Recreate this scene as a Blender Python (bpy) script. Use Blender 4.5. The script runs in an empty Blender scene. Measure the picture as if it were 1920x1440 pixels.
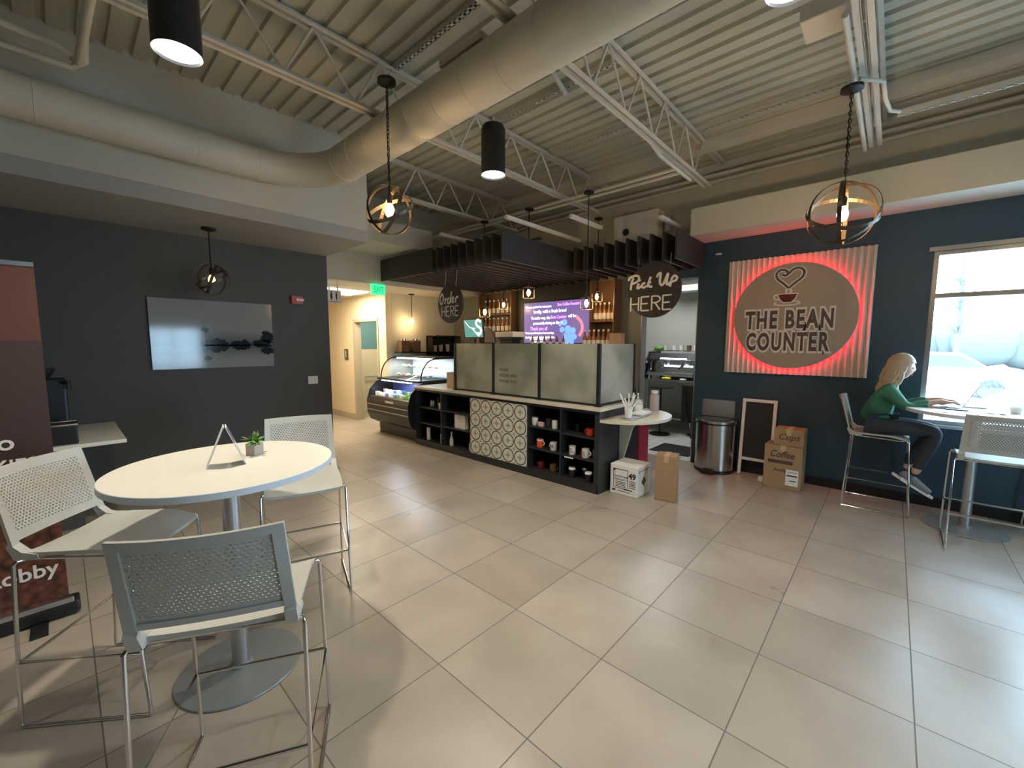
import bpy, bmesh, math, random
from mathutils import Vector, Matrix
random.seed(7)
S = bpy.context.scene
COL = S.collection
PI = math.pi
WM = {}

# ------------------------------------------------------------------ materials
MATS = {}
def mat(name, col, rough=.5, metal=0., bump=0., bscale=40., emis=None, es=0., spec=None, var=0., vscale=6., alpha=None, trans=0.):
    if name in MATS: return MATS[name]
    m = bpy.data.materials.new(name); m.use_nodes = True
    nt = m.node_tree; b = nt.nodes['Principled BSDF']
    b.inputs['Base Color'].default_value = (*col, 1); b.inputs['Roughness'].default_value = rough
    b.inputs['Metallic'].default_value = metal
    if trans: b.inputs['Transmission Weight'].default_value = trans
    if spec is not None: b.inputs['Specular IOR Level'].default_value = spec
    if alpha is not None: b.inputs['Alpha'].default_value = alpha
    tc = nt.nodes.new('ShaderNodeTexCoord')
    if var:
        n = nt.nodes.new('ShaderNodeTexNoise'); n.inputs['Scale'].default_value = vscale; n.inputs['Detail'].default_value = 4
        nt.links.new(tc.outputs['Object'], n.inputs['Vector'])
        r = nt.nodes.new('ShaderNodeMapRange'); r.inputs[3].default_value = 1-var; r.inputs[4].default_value = 1+var
        nt.links.new(n.outputs['Fac'], r.inputs[0])
        mx = nt.nodes.new('ShaderNodeMix'); mx.data_type = 'RGBA'; mx.blend_type = 'MULTIPLY'; mx.inputs[0].default_value = 1
        mx.inputs[6].default_value = (*col, 1); nt.links.new(r.outputs[0], mx.inputs[7])
        nt.links.new(mx.outputs[2], b.inputs['Base Color'])
    if bump:
        n2 = nt.nodes.new('ShaderNodeTexNoise'); n2.inputs['Scale'].default_value = bscale
        nt.links.new(tc.outputs['Object'], n2.inputs['Vector'])
        bp = nt.nodes.new('ShaderNodeBump'); bp.inputs['Strength'].default_value = bump; bp.inputs['Distance'].default_value = .01
        nt.links.new(n2.outputs['Fac'], bp.inputs['Height']); nt.links.new(bp.outputs[0], b.inputs['Normal'])
    if emis: b.inputs['Emission Color'].default_value = (*emis, 1); b.inputs['Emission Strength'].default_value = es
    MATS[name] = m; return m

class NT:
    def __init__(s, m): s.nt = m.node_tree
    def n(s, t, **k):
        x = s.nt.nodes.new(t)
        for a, v in k.items(): setattr(x, a, v)
        return x
    def l(s, a, b): s.nt.links.new(a, b)
    def math(s, op, a, b=None, c=None):
        x = s.n('ShaderNodeMath', operation=op)
        for i, v in enumerate((a, b, c)):
            if v is None: continue
            if isinstance(v, (int, float)): x.inputs[i].default_value = v
            else: s.l(v, x.inputs[i])
        return x.outputs[0]
    def mix(s, f, a, b):
        x = s.n('ShaderNodeMix', data_type='RGBA')
        for i, v in ((0, f), (6, a), (7, b)):
            if isinstance(v, tuple): x.inputs[i].default_value = (*v, 1)
            elif isinstance(v, (int, float)): x.inputs[i].default_value = v
            else: s.l(v, x.inputs[i])
        return x.outputs[2]

def floor_mat(name, size, ox, oy, g, c1, c2, grout, rough):
    m = mat(name, c1, rough); k = NT(m); b = m.node_tree.nodes['Principled BSDF']
    tc = k.n('ShaderNodeTexCoord'); sp = k.n('ShaderNodeSeparateXYZ'); k.l(tc.outputs['Object'], sp.inputs[0])
    fx = k.math('DIVIDE', k.math('SUBTRACT', sp.outputs[0], ox), size); fy = k.math('DIVIDE', k.math('SUBTRACT', sp.outputs[1], oy), size)
    ax = k.math('PINGPONG', fx, .5); ay = k.math('PINGPONG', fy, .5)
    d = k.math('MINIMUM', ax, ay); line = k.math('LESS_THAN', d, g/size)
    cx = k.math('FLOOR', fx); cy = k.math('FLOOR', fy)
    cb = k.n('ShaderNodeCombineXYZ'); k.l(cx, cb.inputs[0]); k.l(cy, cb.inputs[1])
    wn = k.n('ShaderNodeTexWhiteNoise'); k.l(cb.outputs[0], wn.inputs[0])
    # per tile offset for the cloudy pattern
    va = k.n('ShaderNodeVectorMath', operation='MULTIPLY_ADD'); k.l(wn.outputs['Color'], va.inputs[0]); va.inputs[1].default_value = (9, 9, 9); k.l(tc.outputs['Object'], va.inputs[2])
    no = k.n('ShaderNodeTexNoise'); no.inputs['Scale'].default_value = 1.9; no.inputs['Detail'].default_value = 5; no.inputs['Distortion'].default_value = .3
    k.l(va.outputs[0], no.inputs['Vector'])
    mr = k.n('ShaderNodeMapRange'); mr.inputs[1].default_value = .15; mr.inputs[2].default_value = .85; k.l(no.outputs['Fac'], mr.inputs[0])
    f = k.math('ADD', k.math('MULTIPLY', mr.outputs[0], .75), k.math('MULTIPLY', wn.outputs['Value'], .25))
    c = k.mix(f, c1, c2); c = k.mix(line, c, grout); k.l(c, b.inputs['Base Color'])
    r = k.math('ADD', k.math('MULTIPLY', mr.outputs[0], .14), k.math('MULTIPLY_ADD', line, .3, rough)); k.l(r, b.inputs['Roughness'])
    bp = k.n('ShaderNodeBump'); bp.inputs['Strength'].default_value = .3; bp.inputs['Distance'].default_value = .001
    k.l(k.math('SUBTRACT', 1, line), bp.inputs['Height']); k.l(bp.outputs[0], b.inputs['Normal'])
    return m

M = {}
def mk():
    M['floor'] = floor_mat('floor_tile', .6, .01, -.18, .0028, (.25,.21,.17), (.47,.405,.335), (.13,.11,.09), .25)
    M['kfloor'] = floor_mat('kitchen_tile', .2, 0, 0, .004, (.55,.55,.52), (.66,.66,.62), (.25,.25,.24), .3)
    M['dark'] = mat('dark_olive_paint', (.066,.062,.050), .55, bump=.05, bscale=120, var=.06)
    M['blue'] = mat('navy_teal_paint', (.026,.062,.090), .5, bump=.05, bscale=120)
    M['white'] = mat('off_white_paint', (.60,.585,.49), .7, bump=.03, bscale=90)
    M['deck'] = mat('deck_paint', (.50,.485,.385), .7, bump=.03, bscale=60, var=.08, vscale=2)
    M['steel'] = mat('joist_paint', (.62,.60,.52), .6)
    M['duct'] = mat('duct_paint', (.63,.605,.50), .55, bump=.02, bscale=30)
    M['grey'] = mat('bar_grey_paint', (.21,.215,.19), .7)
    M['kgrey'] = mat('kitchen_paint', (.42,.42,.37), .7)
    M['fascia'] = mat('fascia_grey', (.40,.385,.34), .7)
    M['powder'] = mat('grey_powder_coat', (.23,.245,.245), .38, .2)
    M['hall'] = mat('hall_cream_paint', (.72,.60,.42), .7)
    M['teal'] = mat('teal_paint', (.13,.26,.27), .6)
    M['frame'] = mat('door_frame_paint', (.42,.36,.27), .5)
    M['chrome'] = mat('chrome', (.75,.75,.75), .12, 1)
    M['alu'] = mat('brushed_aluminium', (.55,.57,.60), .32, 1)
    M['stainless'] = mat('stainless_steel', (.50,.48,.45), .24, 1)
    M['black'] = mat('black_plastic', (.012,.012,.013), .4)
    M['satin'] = mat('black_satin_metal', (.022,.022,.024), .45, .3)
    M['cab'] = mat('charcoal_laminate', (.024,.024,.026), .45)
    M['quartz'] = mat('speckled_quartz', (.66,.60,.49), .25, var=.12, vscale=160)
    M['laminate'] = mat('white_laminate', (.80,.76,.68), .32)
    M['edge'] = mat('grey_edge_band', (.62,.66,.72), .4)
    M['plastic'] = mat('grey_polymer', (.47,.46,.42), .5, bump=.1, bscale=300)
    M['slat'] = mat('dark_slat_board', (.030,.026,.025), .6)
    M['bronze'] = mat('aged_bronze', (.10,.075,.05), .4, .8)
    M['bulb'] = mat('warm_bulb', (1,.8,.5), .5, emis=(1,.66,.3), es=40)
    M['dimbulb'] = mat('dim_bulb', (1,.85,.6), .5, emis=(1,.75,.4), es=1.6)
    M['lens'] = mat('downlight_lens', (1,1,1), .5, emis=(1,.98,.93), es=24)
    M['card'] = mat('cardboard', (.36,.23,.125), .8, var=.1, vscale=9)
    M['carddark'] = mat('cardboard_print', (.10,.06,.04), .8)
    M['paper'] = mat('white_paper', (.80,.79,.77), .6)
    M['ink'] = mat('dark_ink', (.03,.03,.035), .6)
    M['red'] = mat('red_glaze', (.45,.03,.02), .3)
    M['redplastic'] = mat('red_plastic', (.42,.02,.05), .45)
    M['orange'] = mat('orange_glaze', (.80,.12,.03), .3)
    M['ceramic'] = mat('white_ceramic', (.78,.76,.73), .25)
    M['pink'] = mat('pink_glaze', (.70,.45,.40), .4)
    M['darkceramic'] = mat('charcoal_ceramic', (.05,.05,.06), .3)
    M['maroon'] = mat('maroon_glaze', (.14,.015,.02), .3)
    M['wood'] = mat('brown_shelf_wood', (.16,.085,.04), .5, var=.25, vscale=8)
    M['lightwood'] = mat('light_wood', (.50,.36,.22), .5, var=.12, vscale=12)
    M['led'] = mat('red_led', (1,.05,.05), .5, emis=(1,.012,.035), es=48)
    M['coolled'] = mat('cool_led', (1,1,1), .5, emis=(.75,.88,1), es=14)
    M['sign'] = mat('taupe_sign_face', (.37,.28,.21), .55)
    M['signdark'] = mat('brown_sign_letter', (.09,.06,.055), .5)
    M['signwhite'] = mat('sign_outline_white', (.72,.66,.60), .5)
    M['corr'] = mat('white_corrugated_steel', (.66,.62,.57), .4)
    M['chalk'] = mat('chalkboard', (.018,.019,.022), .6)
    M['panelwhite'] = mat('hall_light_panel', (1,1,1), .5, emis=(1,.93,.78), es=6)
    M['green_em'] = mat('exit_green', (0,.3,.1), .5, emis=(.02,1,.25), es=2.2)
    M['skin'] = mat('skin', (.55,.33,.24), .5)
    M['hair'] = mat('blond_hair', (.42,.33,.23), .5, bump=.4, bscale=60)
    M['greentop'] = mat('green_knit', (.035,.17,.10), .7, bump=.1, bscale=90)
    M['pants'] = mat('dark_trousers', (.03,.035,.045), .8)
    M['shoe'] = mat('grey_shoe', (.20,.20,.21), .6)
    M['leaf'] = mat('leaf_green', (.12,.25,.05), .5)
    M['pot'] = mat('concrete_pot', (.42,.36,.33), .8)
    M['glassbottle'] = mat('amber_glass_bottle', (.30,.13,.05), .15)
    M['clearbottle'] = mat('clear_bottle', (.62,.60,.52), .12)
    M['snow'] = mat('pale_concrete', (.75,.76,.78), .8)  # one even pale colour for the ground outside
    M['bark'] = mat('dark_bark', (.085,.082,.076), .9)
    # clear glass that lets light through
    def glass(name, tint, gl, rough):
        m = bpy.data.materials.new(name); m.use_nodes = True; k = NT(m); k.nt.nodes.clear()
        t = k.n('ShaderNodeBsdfTransparent'); t.inputs[0].default_value = (*tint, 1)
        g = k.n('ShaderNodeBsdfGlossy'); g.inputs['Roughness'].default_value = rough
        x = k.n('ShaderNodeMixShader'); x.inputs[0].default_value = gl
        o = k.n('ShaderNodeOutputMaterial'); k.l(t.outputs[0], x.inputs[1]); k.l(g.outputs[0], x.inputs[2]); k.l(x.outputs[0], o.inputs[0]); return m
    M['glass'] = glass('clear_glass', (.95,.97,.97), .07, .02)
    M['bulbglass'] = glass('lantern_glass', (.97,.93,.85), .05, .05)
    # frosted acrylic partition: diffuse + translucent
    m = bpy.data.materials.new('frosted_acrylic'); m.use_nodes = True; k = NT(m); k.nt.nodes.clear()
    tc = k.n('ShaderNodeTexCoord'); no = k.n('ShaderNodeTexNoise'); no.inputs['Scale'].default_value = 2.2; k.l(tc.outputs['Object'], no.inputs[0])
    mr = k.n('ShaderNodeMapRange'); mr.inputs[1].default_value = .35; mr.inputs[2].default_value = .65; k.l(no.outputs['Fac'], mr.inputs[0]); c = k.mix(mr.outputs[0], (.40,.44,.38), (.74,.76,.69))
    d = k.n('ShaderNodeBsdfDiffuse'); k.l(c, d.inputs[0]); tr = k.n('ShaderNodeBsdfTranslucent'); k.l(c, tr.inputs[0])
    g = k.n('ShaderNodeBsdfGlossy'); g.inputs['Roughness'].default_value = .3; g.inputs[0].default_value = (.8,.8,.8,1)
    tp = k.n('ShaderNodeBsdfTransparent'); tp.inputs[0].default_value = (.75,.77,.72,1)
    x1 = k.n('ShaderNodeMixShader'); x1.inputs[0].default_value = .55; k.l(d.outputs[0], x1.inputs[1]); k.l(tr.outputs[0], x1.inputs[2])
    x3 = k.n('ShaderNodeMixShader'); x3.inputs[0].default_value = .28; k.l(x1.outputs[0], x3.inputs[1]); k.l(tp.outputs[0], x3.inputs[2])
    x2 = k.n('ShaderNodeMixShader'); x2.inputs[0].default_value = .10; k.l(x3.outputs[0], x2.inputs[1]); k.l(g.outputs[0], x2.inputs[2])
    o = k.n('ShaderNodeOutputMaterial'); k.l(x2.outputs[0], o.inputs[0]); M['frost'] = m
    # perforated polymer for the chair backs: staggered round holes
    m = mat('perforated_polymer', (.47,.46,.42), .5); k = NT(m); b = m.node_tree.nodes['Principled BSDF']
    tc = k.n('ShaderNodeTexCoord'); sp = k.n('ShaderNodeSeparateXYZ'); k.l(tc.outputs['Object'], sp.inputs[0])
    u = k.math('DIVIDE', sp.outputs[0], .016); v = k.math('DIVIDE', sp.outputs[2], .012)
    row = k.math('MODULO', k.math('FLOOR', v), 2); u = k.math('MULTIPLY_ADD', row, .5, u)
    du = k.math('SUBTRACT', k.math('FRACT', u), .5); dv = k.math('SUBTRACT', k.math('FRACT', v), .5)
    du = k.math('MULTIPLY', du, .016); dv = k.math('MULTIPLY', dv, .012)
    r2 = k.math('ADD', k.math('MULTIPLY', du, du), k.math('MULTIPLY', dv, dv)); hole = k.math('LESS_THAN', r2, .0036**2)
    inx = k.math('LESS_THAN', k.math('ABSOLUTE', sp.outputs[0]), .185)
    inz = k.math('MULTIPLY', k.math('GREATER_THAN', sp.outputs[2], .855), k.math('LESS_THAN', sp.outputs[2], 1.075))
    hole = k.math('MULTIPLY', hole, k.math('MULTIPLY', inx, inz)); k.l(k.math('SUBTRACT', 1, hole), b.inputs['Alpha']); M['perf'] = m
    # patterned cement tiles on the counter: rings with a four-petal flower, diamonds between
    m = mat('patterned_tile', (.5,.5,.5), .35); k = NT(m); b = m.node_tree.nodes['Principled BSDF']
    tc = k.n('ShaderNodeTexCoord'); sp = k.n('ShaderNodeSeparateXYZ'); k.l(tc.outputs['Object'], sp.inputs[0])
    u = k.math('DIVIDE', k.math('SUBTRACT', sp.outputs[1], 3.295-4), .2085); v = k.math('DIVIDE', k.math('SUBTRACT', sp.outputs[2], .103), .195)
    pu = k.math('SUBTRACT', k.math('FRACT', u), .5); pv = k.math('SUBTRACT', k.math('FRACT', v), .5)
    r = k.math('SQRT', k.math('ADD', k.math('MULTIPLY', pu, pu), k.math('MULTIPLY', pv, pv)))
    ring = k.math('LESS_THAN', k.math('ABSOLUTE', k.math('SUBTRACT', r, .452)), .034)
    ring2 = k.math('LESS_THAN', k.math('ABSOLUTE', k.math('SUBTRACT', r, .36)), .010)
    petal = k.math('MULTIPLY', k.math('LESS_THAN', r, .27), k.math('LESS_THAN', k.math('MINIMUM', k.math('ABSOLUTE', pu), k.math('ABSOLUTE', pv)), k.math('MULTIPLY', k.math('SUBTRACT', .28, r), .34)))
    cu = k.math('SUBTRACT', .5, k.math('ABSOLUTE', pu)); cv = k.math('SUBTRACT', .5, k.math('ABSOLUTE', pv)); s = k.math('ADD', cu, cv)
    dia = k.math('LESS_THAN', s, .10); dia2 = k.math('LESS_THAN', k.math('ABSOLUTE', k.math('SUBTRACT', s, .16)), .014)
    c = k.mix(ring2, (.74,.70,.60), (.50,.47,.40)); c = k.mix(petal, c, (.36,.34,.29)); c = k.mix(dia, c, (.34,.32,.28)); c = k.mix(dia2, c, (.42,.40,.34)); c = k.mix(ring, c, (.03,.028,.026))
    k.l(c, b.inputs['Base Color']); M['tile'] = m
    # dark roasted coffee beans print on the banner foot
    m = mat('coffee_bean_print', (.1,.03,.02), .4); k = NT(m); b = m.node_tree.nodes['Principled BSDF']
    tc = k.n('ShaderNodeTexCoord'); vo = k.n('ShaderNodeTexVoronoi'); vo.inputs['Scale'].default_value = 26; k.l(tc.outputs['Object'], vo.inputs['Vector'])
    k.l(k.mix(vo.outputs['Distance'], (.20,.065,.035), (.012,.004,.004)), b.inputs['Base Color']); M['beans'] = m
    M['banner'] = mat('banner_brown', (.048,.023,.019), .5); M['bannertop'] = mat('banner_rust', (.090,.030,.017), .5)
mk()

# ------------------------------------------------------------------ mesh builder
class B:
    def __init__(s): s.v = []; s.f = []; s.sm = []
    def add(s, vs, fs, smooth=False, mtx=None):
        o = len(s.v)
        s.v += [tuple(mtx @ Vector(v)) if mtx else tuple(v) for v in vs]
        s.f += [tuple(i+o for i in f) for f in fs]; s.sm += [smooth]*len(fs); return s
    def box(s, x0, x1, y0, y1, z0, z1, bev=0, mtx=None):
        bm = bmesh.new(); bmesh.ops.create_cube(bm, size=1)
        for v in bm.verts: v.co = Vector(((x0+x1)/2+v.co.x*(x1-x0), (y0+y1)/2+v.co.y*(y1-y0), (z0+z1)/2+v.co.z*(z1-z0)))
        if bev: bmesh.ops.bevel(bm, geom=bm.edges[:], offset=bev, segments=2, affect='EDGES', profile=.5)
        bm.verts.ensure_lookup_table(); bm.verts.index_update()
        s.add([v.co.copy() for v in bm.verts], [[v.index for v in f.verts] for f in bm.faces], False, mtx); bm.free(); return s
    def tube(s, pts, r, n=10, close=False, mtx=None, cap=True, sx=1.0):
        pts = [Vector(p) for p in pts]; m = len(pts); R = r if isinstance(r, (list, tuple)) else [r]*m
        vs = []; fs = []; prev = None
        for i, p in enumerate(pts):
            a = pts[(i-1) % m] if (close or i > 0) else p; b = pts[(i+1) % m] if (close or i < m-1) else p
            t = (b-a); t = t.normalized() if t.length > 1e-9 else Vector((0, 0, 1))
            if prev is None:
                up = Vector((0, 0, 1)) if abs(t.z) < .9 else Vector((1, 0, 0)); u = t.cross(up).normalized()
            else: u = (prev - t*prev.dot(t)).normalized()
            prev = u; w = t.cross(u)
            for k in range(n):
                an = 2*PI*k/n; vs.append(p + u*math.cos(an)*R[i]*sx + w*math.sin(an)*R[i])
        seg = m if close else m-1
        for i in range(seg):
            for k in range(n):
                a = i*n+k; b = i*n+(k+1) % n; c = ((i+1) % m)*n+(k+1) % n; d = ((i+1) % m)*n+k; fs.append((a, b, c, d))
        if cap and not close: fs.append(tuple(range(n))[::-1]); fs.append(tuple(range((m-1)*n, m*n)))
        return s.add(vs, fs, True, mtx)
    def cyl(s, c, r, z0, z1, n=24, r2=None, mtx=None):
        return s.lathe([(0, z0), (r, z0), (r2 if r2 is not None else r, z1), (0, z1)], c, n, mtx)
    def lathe(s, prof, c=(0, 0), n=24, mtx=None, smooth=True):
        vs = []; fs = []; idx = []
        for r, z in prof:
            if r < 1e-6: idx.append([len(vs)]); vs.append((c[0], c[1], z))
            else:
                idx.append(list(range(len(vs), len(vs)+n)))
                vs += [(c[0]+r*math.cos(2*PI*k/n), c[1]+r*math.sin(2*PI*k/n), z) for k in range(n)]
        for a, b in zip(idx, idx[1:]):
            for k in range(n):
                k2 = (k+1) % n
                if len(a) == 1 and len(b) == 1: continue
                if len(a) == 1: fs.append((a[0], b[k2], b[k]))
                elif len(b) == 1: fs.append((a[k], a[k2], b[0]))
                else: fs.append((a[k], a[k2], b[k2], b[k]))
        return s.add(vs, fs, smooth, mtx)
    def prism(s, poly, axis, a, b, mtx=None):
        """poly: 2D points; axis 0: (y,z) extruded in x; 1: (x,z) in y; 2: (x,y) in z"""
        def P(p, t): return (t, p[0], p[1]) if axis == 0 else ((p[0], t, p[1]) if axis == 1 else (p[0], p[1], t))
        n = len(poly); vs = [P(p, a) for p in poly]+[P(p, b) for p in poly]
        fs = [tuple(range(n))[::-1], tuple(range(n, 2*n))]+[(i, (i+1) % n, n+(i+1) % n, n+i) for i in range(n)]
        return s.add(vs, fs, False, mtx)
    def sphere(s, c, r, n=16, sc=(1, 1, 1), mtx=None):
        prof = [(r*math.sin(PI*i/(n//2)), -r*math.cos(PI*i/(n//2))) for i in range(n//2+1)]
        b = B().lathe(prof, (0, 0), n)
        return s.add([(c[0]+v[0]*sc[0], c[1]+v[1]*sc[1], c[2]+v[2]*sc[2]) for v in b.v], b.f, True, mtx)
    def grid(s, pts, smooth=True, mtx=None):
        h = len(pts); w = len(pts[0])
        return s.add([p for r in pts for p in r], [(i*w+j, i*w+j+1, (i+1)*w+j+1, (i+1)*w+j) for i in range(h-1) for j in range(w-1)], smooth, mtx)

def root_of(o):
    while o.parent: o = o.parent
    return o
def obj(name, b, m, parent=None, label=None):
    me = bpy.data.meshes.new(name)
    vs = b.v
    if parent is not None:
        w = WM.get(root_of(parent).name)
        if w is not None: vs = [tuple(w @ Vector(v)) for v in vs]
    me.from_pydata(vs, [], b.f); me.update()
    bm = bmesh.new(); bm.from_mesh(me); bmesh.ops.recalc_face_normals(bm, faces=bm.faces); bm.to_mesh(me); bm.free()
    if any(b.sm):
        me.polygons.foreach_set('use_smooth', b.sm)
        try: me.set_sharp_from_angle(angle=math.radians(38))
        except Exception: pass
    ms = m if isinstance(m, list) else [m]
    for x in ms: me.materials.append(M[x] if isinstance(x, str) else x)
    o = bpy.data.objects.new(name, me); COL.objects.link(o)
    if parent is not None: o.parent = parent
    if label: o['label'] = label
    return o
def thing(name, label, cat, loc=(0, 0, 0), group=None):
    """Empty at the base. Parts passed to obj() afterwards are given in world coordinates."""
    o = bpy.data.objects.new(name, None); COL.objects.link(o); o.location = loc; o.empty_display_size = .05
    o['label'] = label; o['category'] = cat
    if group: o['group'] = group
    WM[o.name] = Matrix.Translation(-Vector(loc)); return o
def tag(o, label, cat, group=None, kind=None):
    if label: o['label'] = label; o['category'] = cat
    if group: o['group'] = group
    if kind: o['kind'] = kind
    return o
def struct(name, b, m, parent=None):
    o = obj(name, b, m, parent)
    if parent is None: o['kind'] = 'structure'
    return o
def dup(root, loc, rz=0., label=None, group=None, scale=None):
    def cp(o, par):
        c = o.copy(); COL.objects.link(c)
        if par is not None: c.parent = par
        for ch in list(o.children): cp(ch, c)
        return c
    r = cp(root, None); r.location = loc; r.rotation_euler = (0, 0, rz)
    if scale: r.scale = (scale,)*3
    if label: r['label'] = label
    if group: r['group'] = group
    return r
def remat(o, part, m):
    for c in o.children:
        if c.name.split('.')[0] == part:
            c.data = c.data.copy(); c.data.materials[0] = M[m]

# frame helpers for flat writing: wx = on a plane facing -x, wy = on a plane facing -y
def wx(x, y, z, rot=0): return Matrix.Translation((x, y, z)) @ Matrix(((0, 0, -1, 0), (-1, 0, 0, 0), (0, 1, 0, 0), (0, 0, 0, 1))) @ Matrix.Rotation(rot, 4, 'Z')
def wy(x, y, z, rot=0): return Matrix.Translation((x, y, z)) @ Matrix(((1, 0, 0, 0), (0, 0, -1, 0), (0, 1, 0, 0), (0, 0, 0, 1))) @ Matrix.Rotation(rot, 4, 'Z')
def text(b, s, size, mtx, ext=.002, off=0., shear=0., sx=1., align='CENTER', spacing=1., fit=None):
    cu = bpy.data.curves.new('t', 'FONT'); cu.body = s; cu.size = size; cu.extrude = ext; cu.offset = off; cu.shear = shear
    cu.align_x = align; cu.align_y = 'CENTER'; cu.space_character = spacing; cu.resolution_u = 3
    o = bpy.data.objects.new('t', cu); COL.objects.link(o); dg = bpy.context.evaluated_depsgraph_get(); dg.update()
    me = bpy.data.meshes.new_from_object(o.evaluated_get(dg))
    if fit: sx = fit/(max(v.co.x for v in me.vertices)-min(v.co.x for v in me.vertices))
    b.add([(v.co.x*sx, v.co.y, v.co.z) for v in me.vertices], [tuple(p.vertices) for p in me.polygons], False, mtx)
    bpy.data.objects.remove(o); bpy.data.curves.remove(cu); bpy.data.meshes.remove(me); return b
def smooth_path(pts, n=6, close=False):
    P = [Vector((p[0], p[1], 0)) for p in pts]; out = []; m = len(P); R = range(m if close else m-1)
    for i in R:
        p0 = P[(i-1) % m] if close else P[max(i-1, 0)]; p1 = P[i]; p2 = P[(i+1) % m]; p3 = P[(i+2) % m] if close else P[min(i+2, m-1)]
        for k in range(n):
            t = k/n; out.append(.5*((2*p1)+(-p0+p2)*t+(2*p0-5*p1+4*p2-p3)*t*t+(-p0+3*p1-3*p2+p3)*t**3))
    if not close: out.append(P[-1])
    return out
def stroke(b, pts, w, mtx, n=5, close=False, depth=.3):
    """brush stroke in the local XY plane, flattened towards the plane"""
    path = smooth_path(pts, n, close); t = B().tube(path, w, 8, close)
    b.add([(v[0], v[1], v[2]*depth) for v in t.v], t.f, True, mtx); return b

# ------------------------------------------------------------------ camera
F = 776.; P = math.radians(5.62); A = math.radians(42.53); Rr = .0022; H = 1.65
fw = Vector((math.cos(A)*math.cos(P), math.sin(A)*math.cos(P), -math.sin(P)))
r0 = Vector((math.sin(A), -math.cos(A), 0)); u0 = Vector((math.cos(A)*math.sin(P), math.sin(A)*math.sin(P), math.cos(P)))
rt = math.cos(Rr)*r0+math.sin(Rr)*u0; up = -math.sin(Rr)*r0+math.cos(Rr)*u0
cd = bpy.data.cameras.new('camera'); cam = bpy.data.objects.new('camera', cd); COL.objects.link(cam)
cam.matrix_world = Matrix.Translation((0, 0, H)) @ Matrix((rt, up, -fw)).transposed().to_4x4()
cd.sensor_width = 36; cd.lens = F/1920*36; cd.clip_start = .02; S.camera = cam

# ------------------------------------------------------------------ the room shell
XB, YD = 5.9, 5.92
struct('floor', B().box(-3, XB, -4, 12.2, -.1, 0), 'floor')
struct('floor_kitchen', B().box(XB, 8.6, .5, 5, -.1, .0), 'kfloor')
# corrugated roof deck, ribs along y
prof = []; x = -3.0; p = .155
while x < 8.6: prof += [(x, 3.96), (x+.095, 3.96), (x+.103, 3.99), (x+.147, 3.99)]; x += p
vs = [(a, -4.1, b) for a, b in prof]+[(a, 12.2, b) for a, b in prof]; n = len(prof)
struct('ceiling', B().add(vs, [(i, i+1, n+i+1, n+i) for i in range(n-1)]).box(-3, 8.7, -4.1, 12.3, 4.06, 4.2), 'deck')
struct('wall_left', B().box(-3, 2.61, YD, YD+.25, 0, 2.9), 'dark')
struct('trim_1', B().box(-3.0, 2.6, 4.73, YD+.2, 2.985, 4.06), 'white')
struct('trim_4', B().box(-3.0, 2.6, 4.745, YD+.2, 2.852, 2.985), 'fascia')  # lower soffit band, darker and greyer than the face above
# blue wall with the staff doorway and the storefront window
b = B().box(XB, XB+.15, -.235, 1.99, 0, 2.98).box(XB, XB+.15, 1.99, 2.80, 2.55, 2.98).box(XB, XB+.15, -4, -.235, 0, .85).box(XB, XB+.15, -4, -.235, 2.56, 2.98).box(XB, XB+.15, -4, -3.3, .85, 2.56)
struct('wall_right', b, 'blue')
struct('wall_right_upper', B().box(XB, XB+.15, -4, 7.3, 2.98, 4.06), 'white')
struct('wall_bar', B().box(XB, XB+.15, 2.80, 7.3, 0, 2.98), 'grey')
struct('trim_2', B().box(5.39, XB+.01, -4, 1.95, 2.98, 3.30), 'white')
struct('baseboard_right', B().box(XB-.012, XB, -4, 1.985, 0, .10), 'black')
struct('baseboard_left', B().box(-3, 2.60, YD-.012, YD, 0, .10), 'black')
# window frame, mullion and glass
f = B()
for y0, y1, z0, z1 in ((-3.3, -.235, .85, .89), (-3.3, -.235, 2.52, 2.56), (-.275, -.235, .89, 2.52), (-3.3, -3.26, .89, 2.52), (-3.26, -.275, 2.105, 2.15), (-1.80, -1.755, .89, 2.52)):
    f.box(XB+.02, XB+.11, y0, y1, z0, z1)
w1 = struct('window_1', f, 'alu')
struct('pane', B().box(XB+.06, XB+.066, -3.26, -.275, .89, 2.52), 'glass', w1)
struct('window_sill', B().box(XB-.05, XB+.02, -3.3, -.235, .82, .85), 'alu', w1)
struct('window_head', B().box(XB-.02, XB+.02, -3.3, -.20, 2.56, 2.60), 'alu', w1)
# walls behind the camera, with storefront glazing
struct('wall_side', B().box(-3.15, -3, -4, 12.2, 0, 4.06), 'dark')
b = B().box(-3, XB+.15, -4.15, -4, 0, .8).box(-3, XB+.15, -4.15, -4, 2.1, 4.06).box(-3, 1.7, -4.15, -4, .8, 2.1).box(3.0, XB+.15, -4.15, -4, .8, 2.1)
struct('wall_back', b, 'blue')
f = B()
for x in (1.7, 2.28, 2.96): f.box(x, x+.04, -4.12, -4.03, .8, 2.1)
f.box(1.7, 3.0, -4.12, -4.03, .8, .84).box(1.7, 3.0, -4.12, -4.03, 2.06, 2.1)
w2 = struct('window_2', f, 'alu'); struct('pane', B().box(1.74, 2.96, -4.08, -4.075, .84, 2.06), 'glass', w2)
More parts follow.
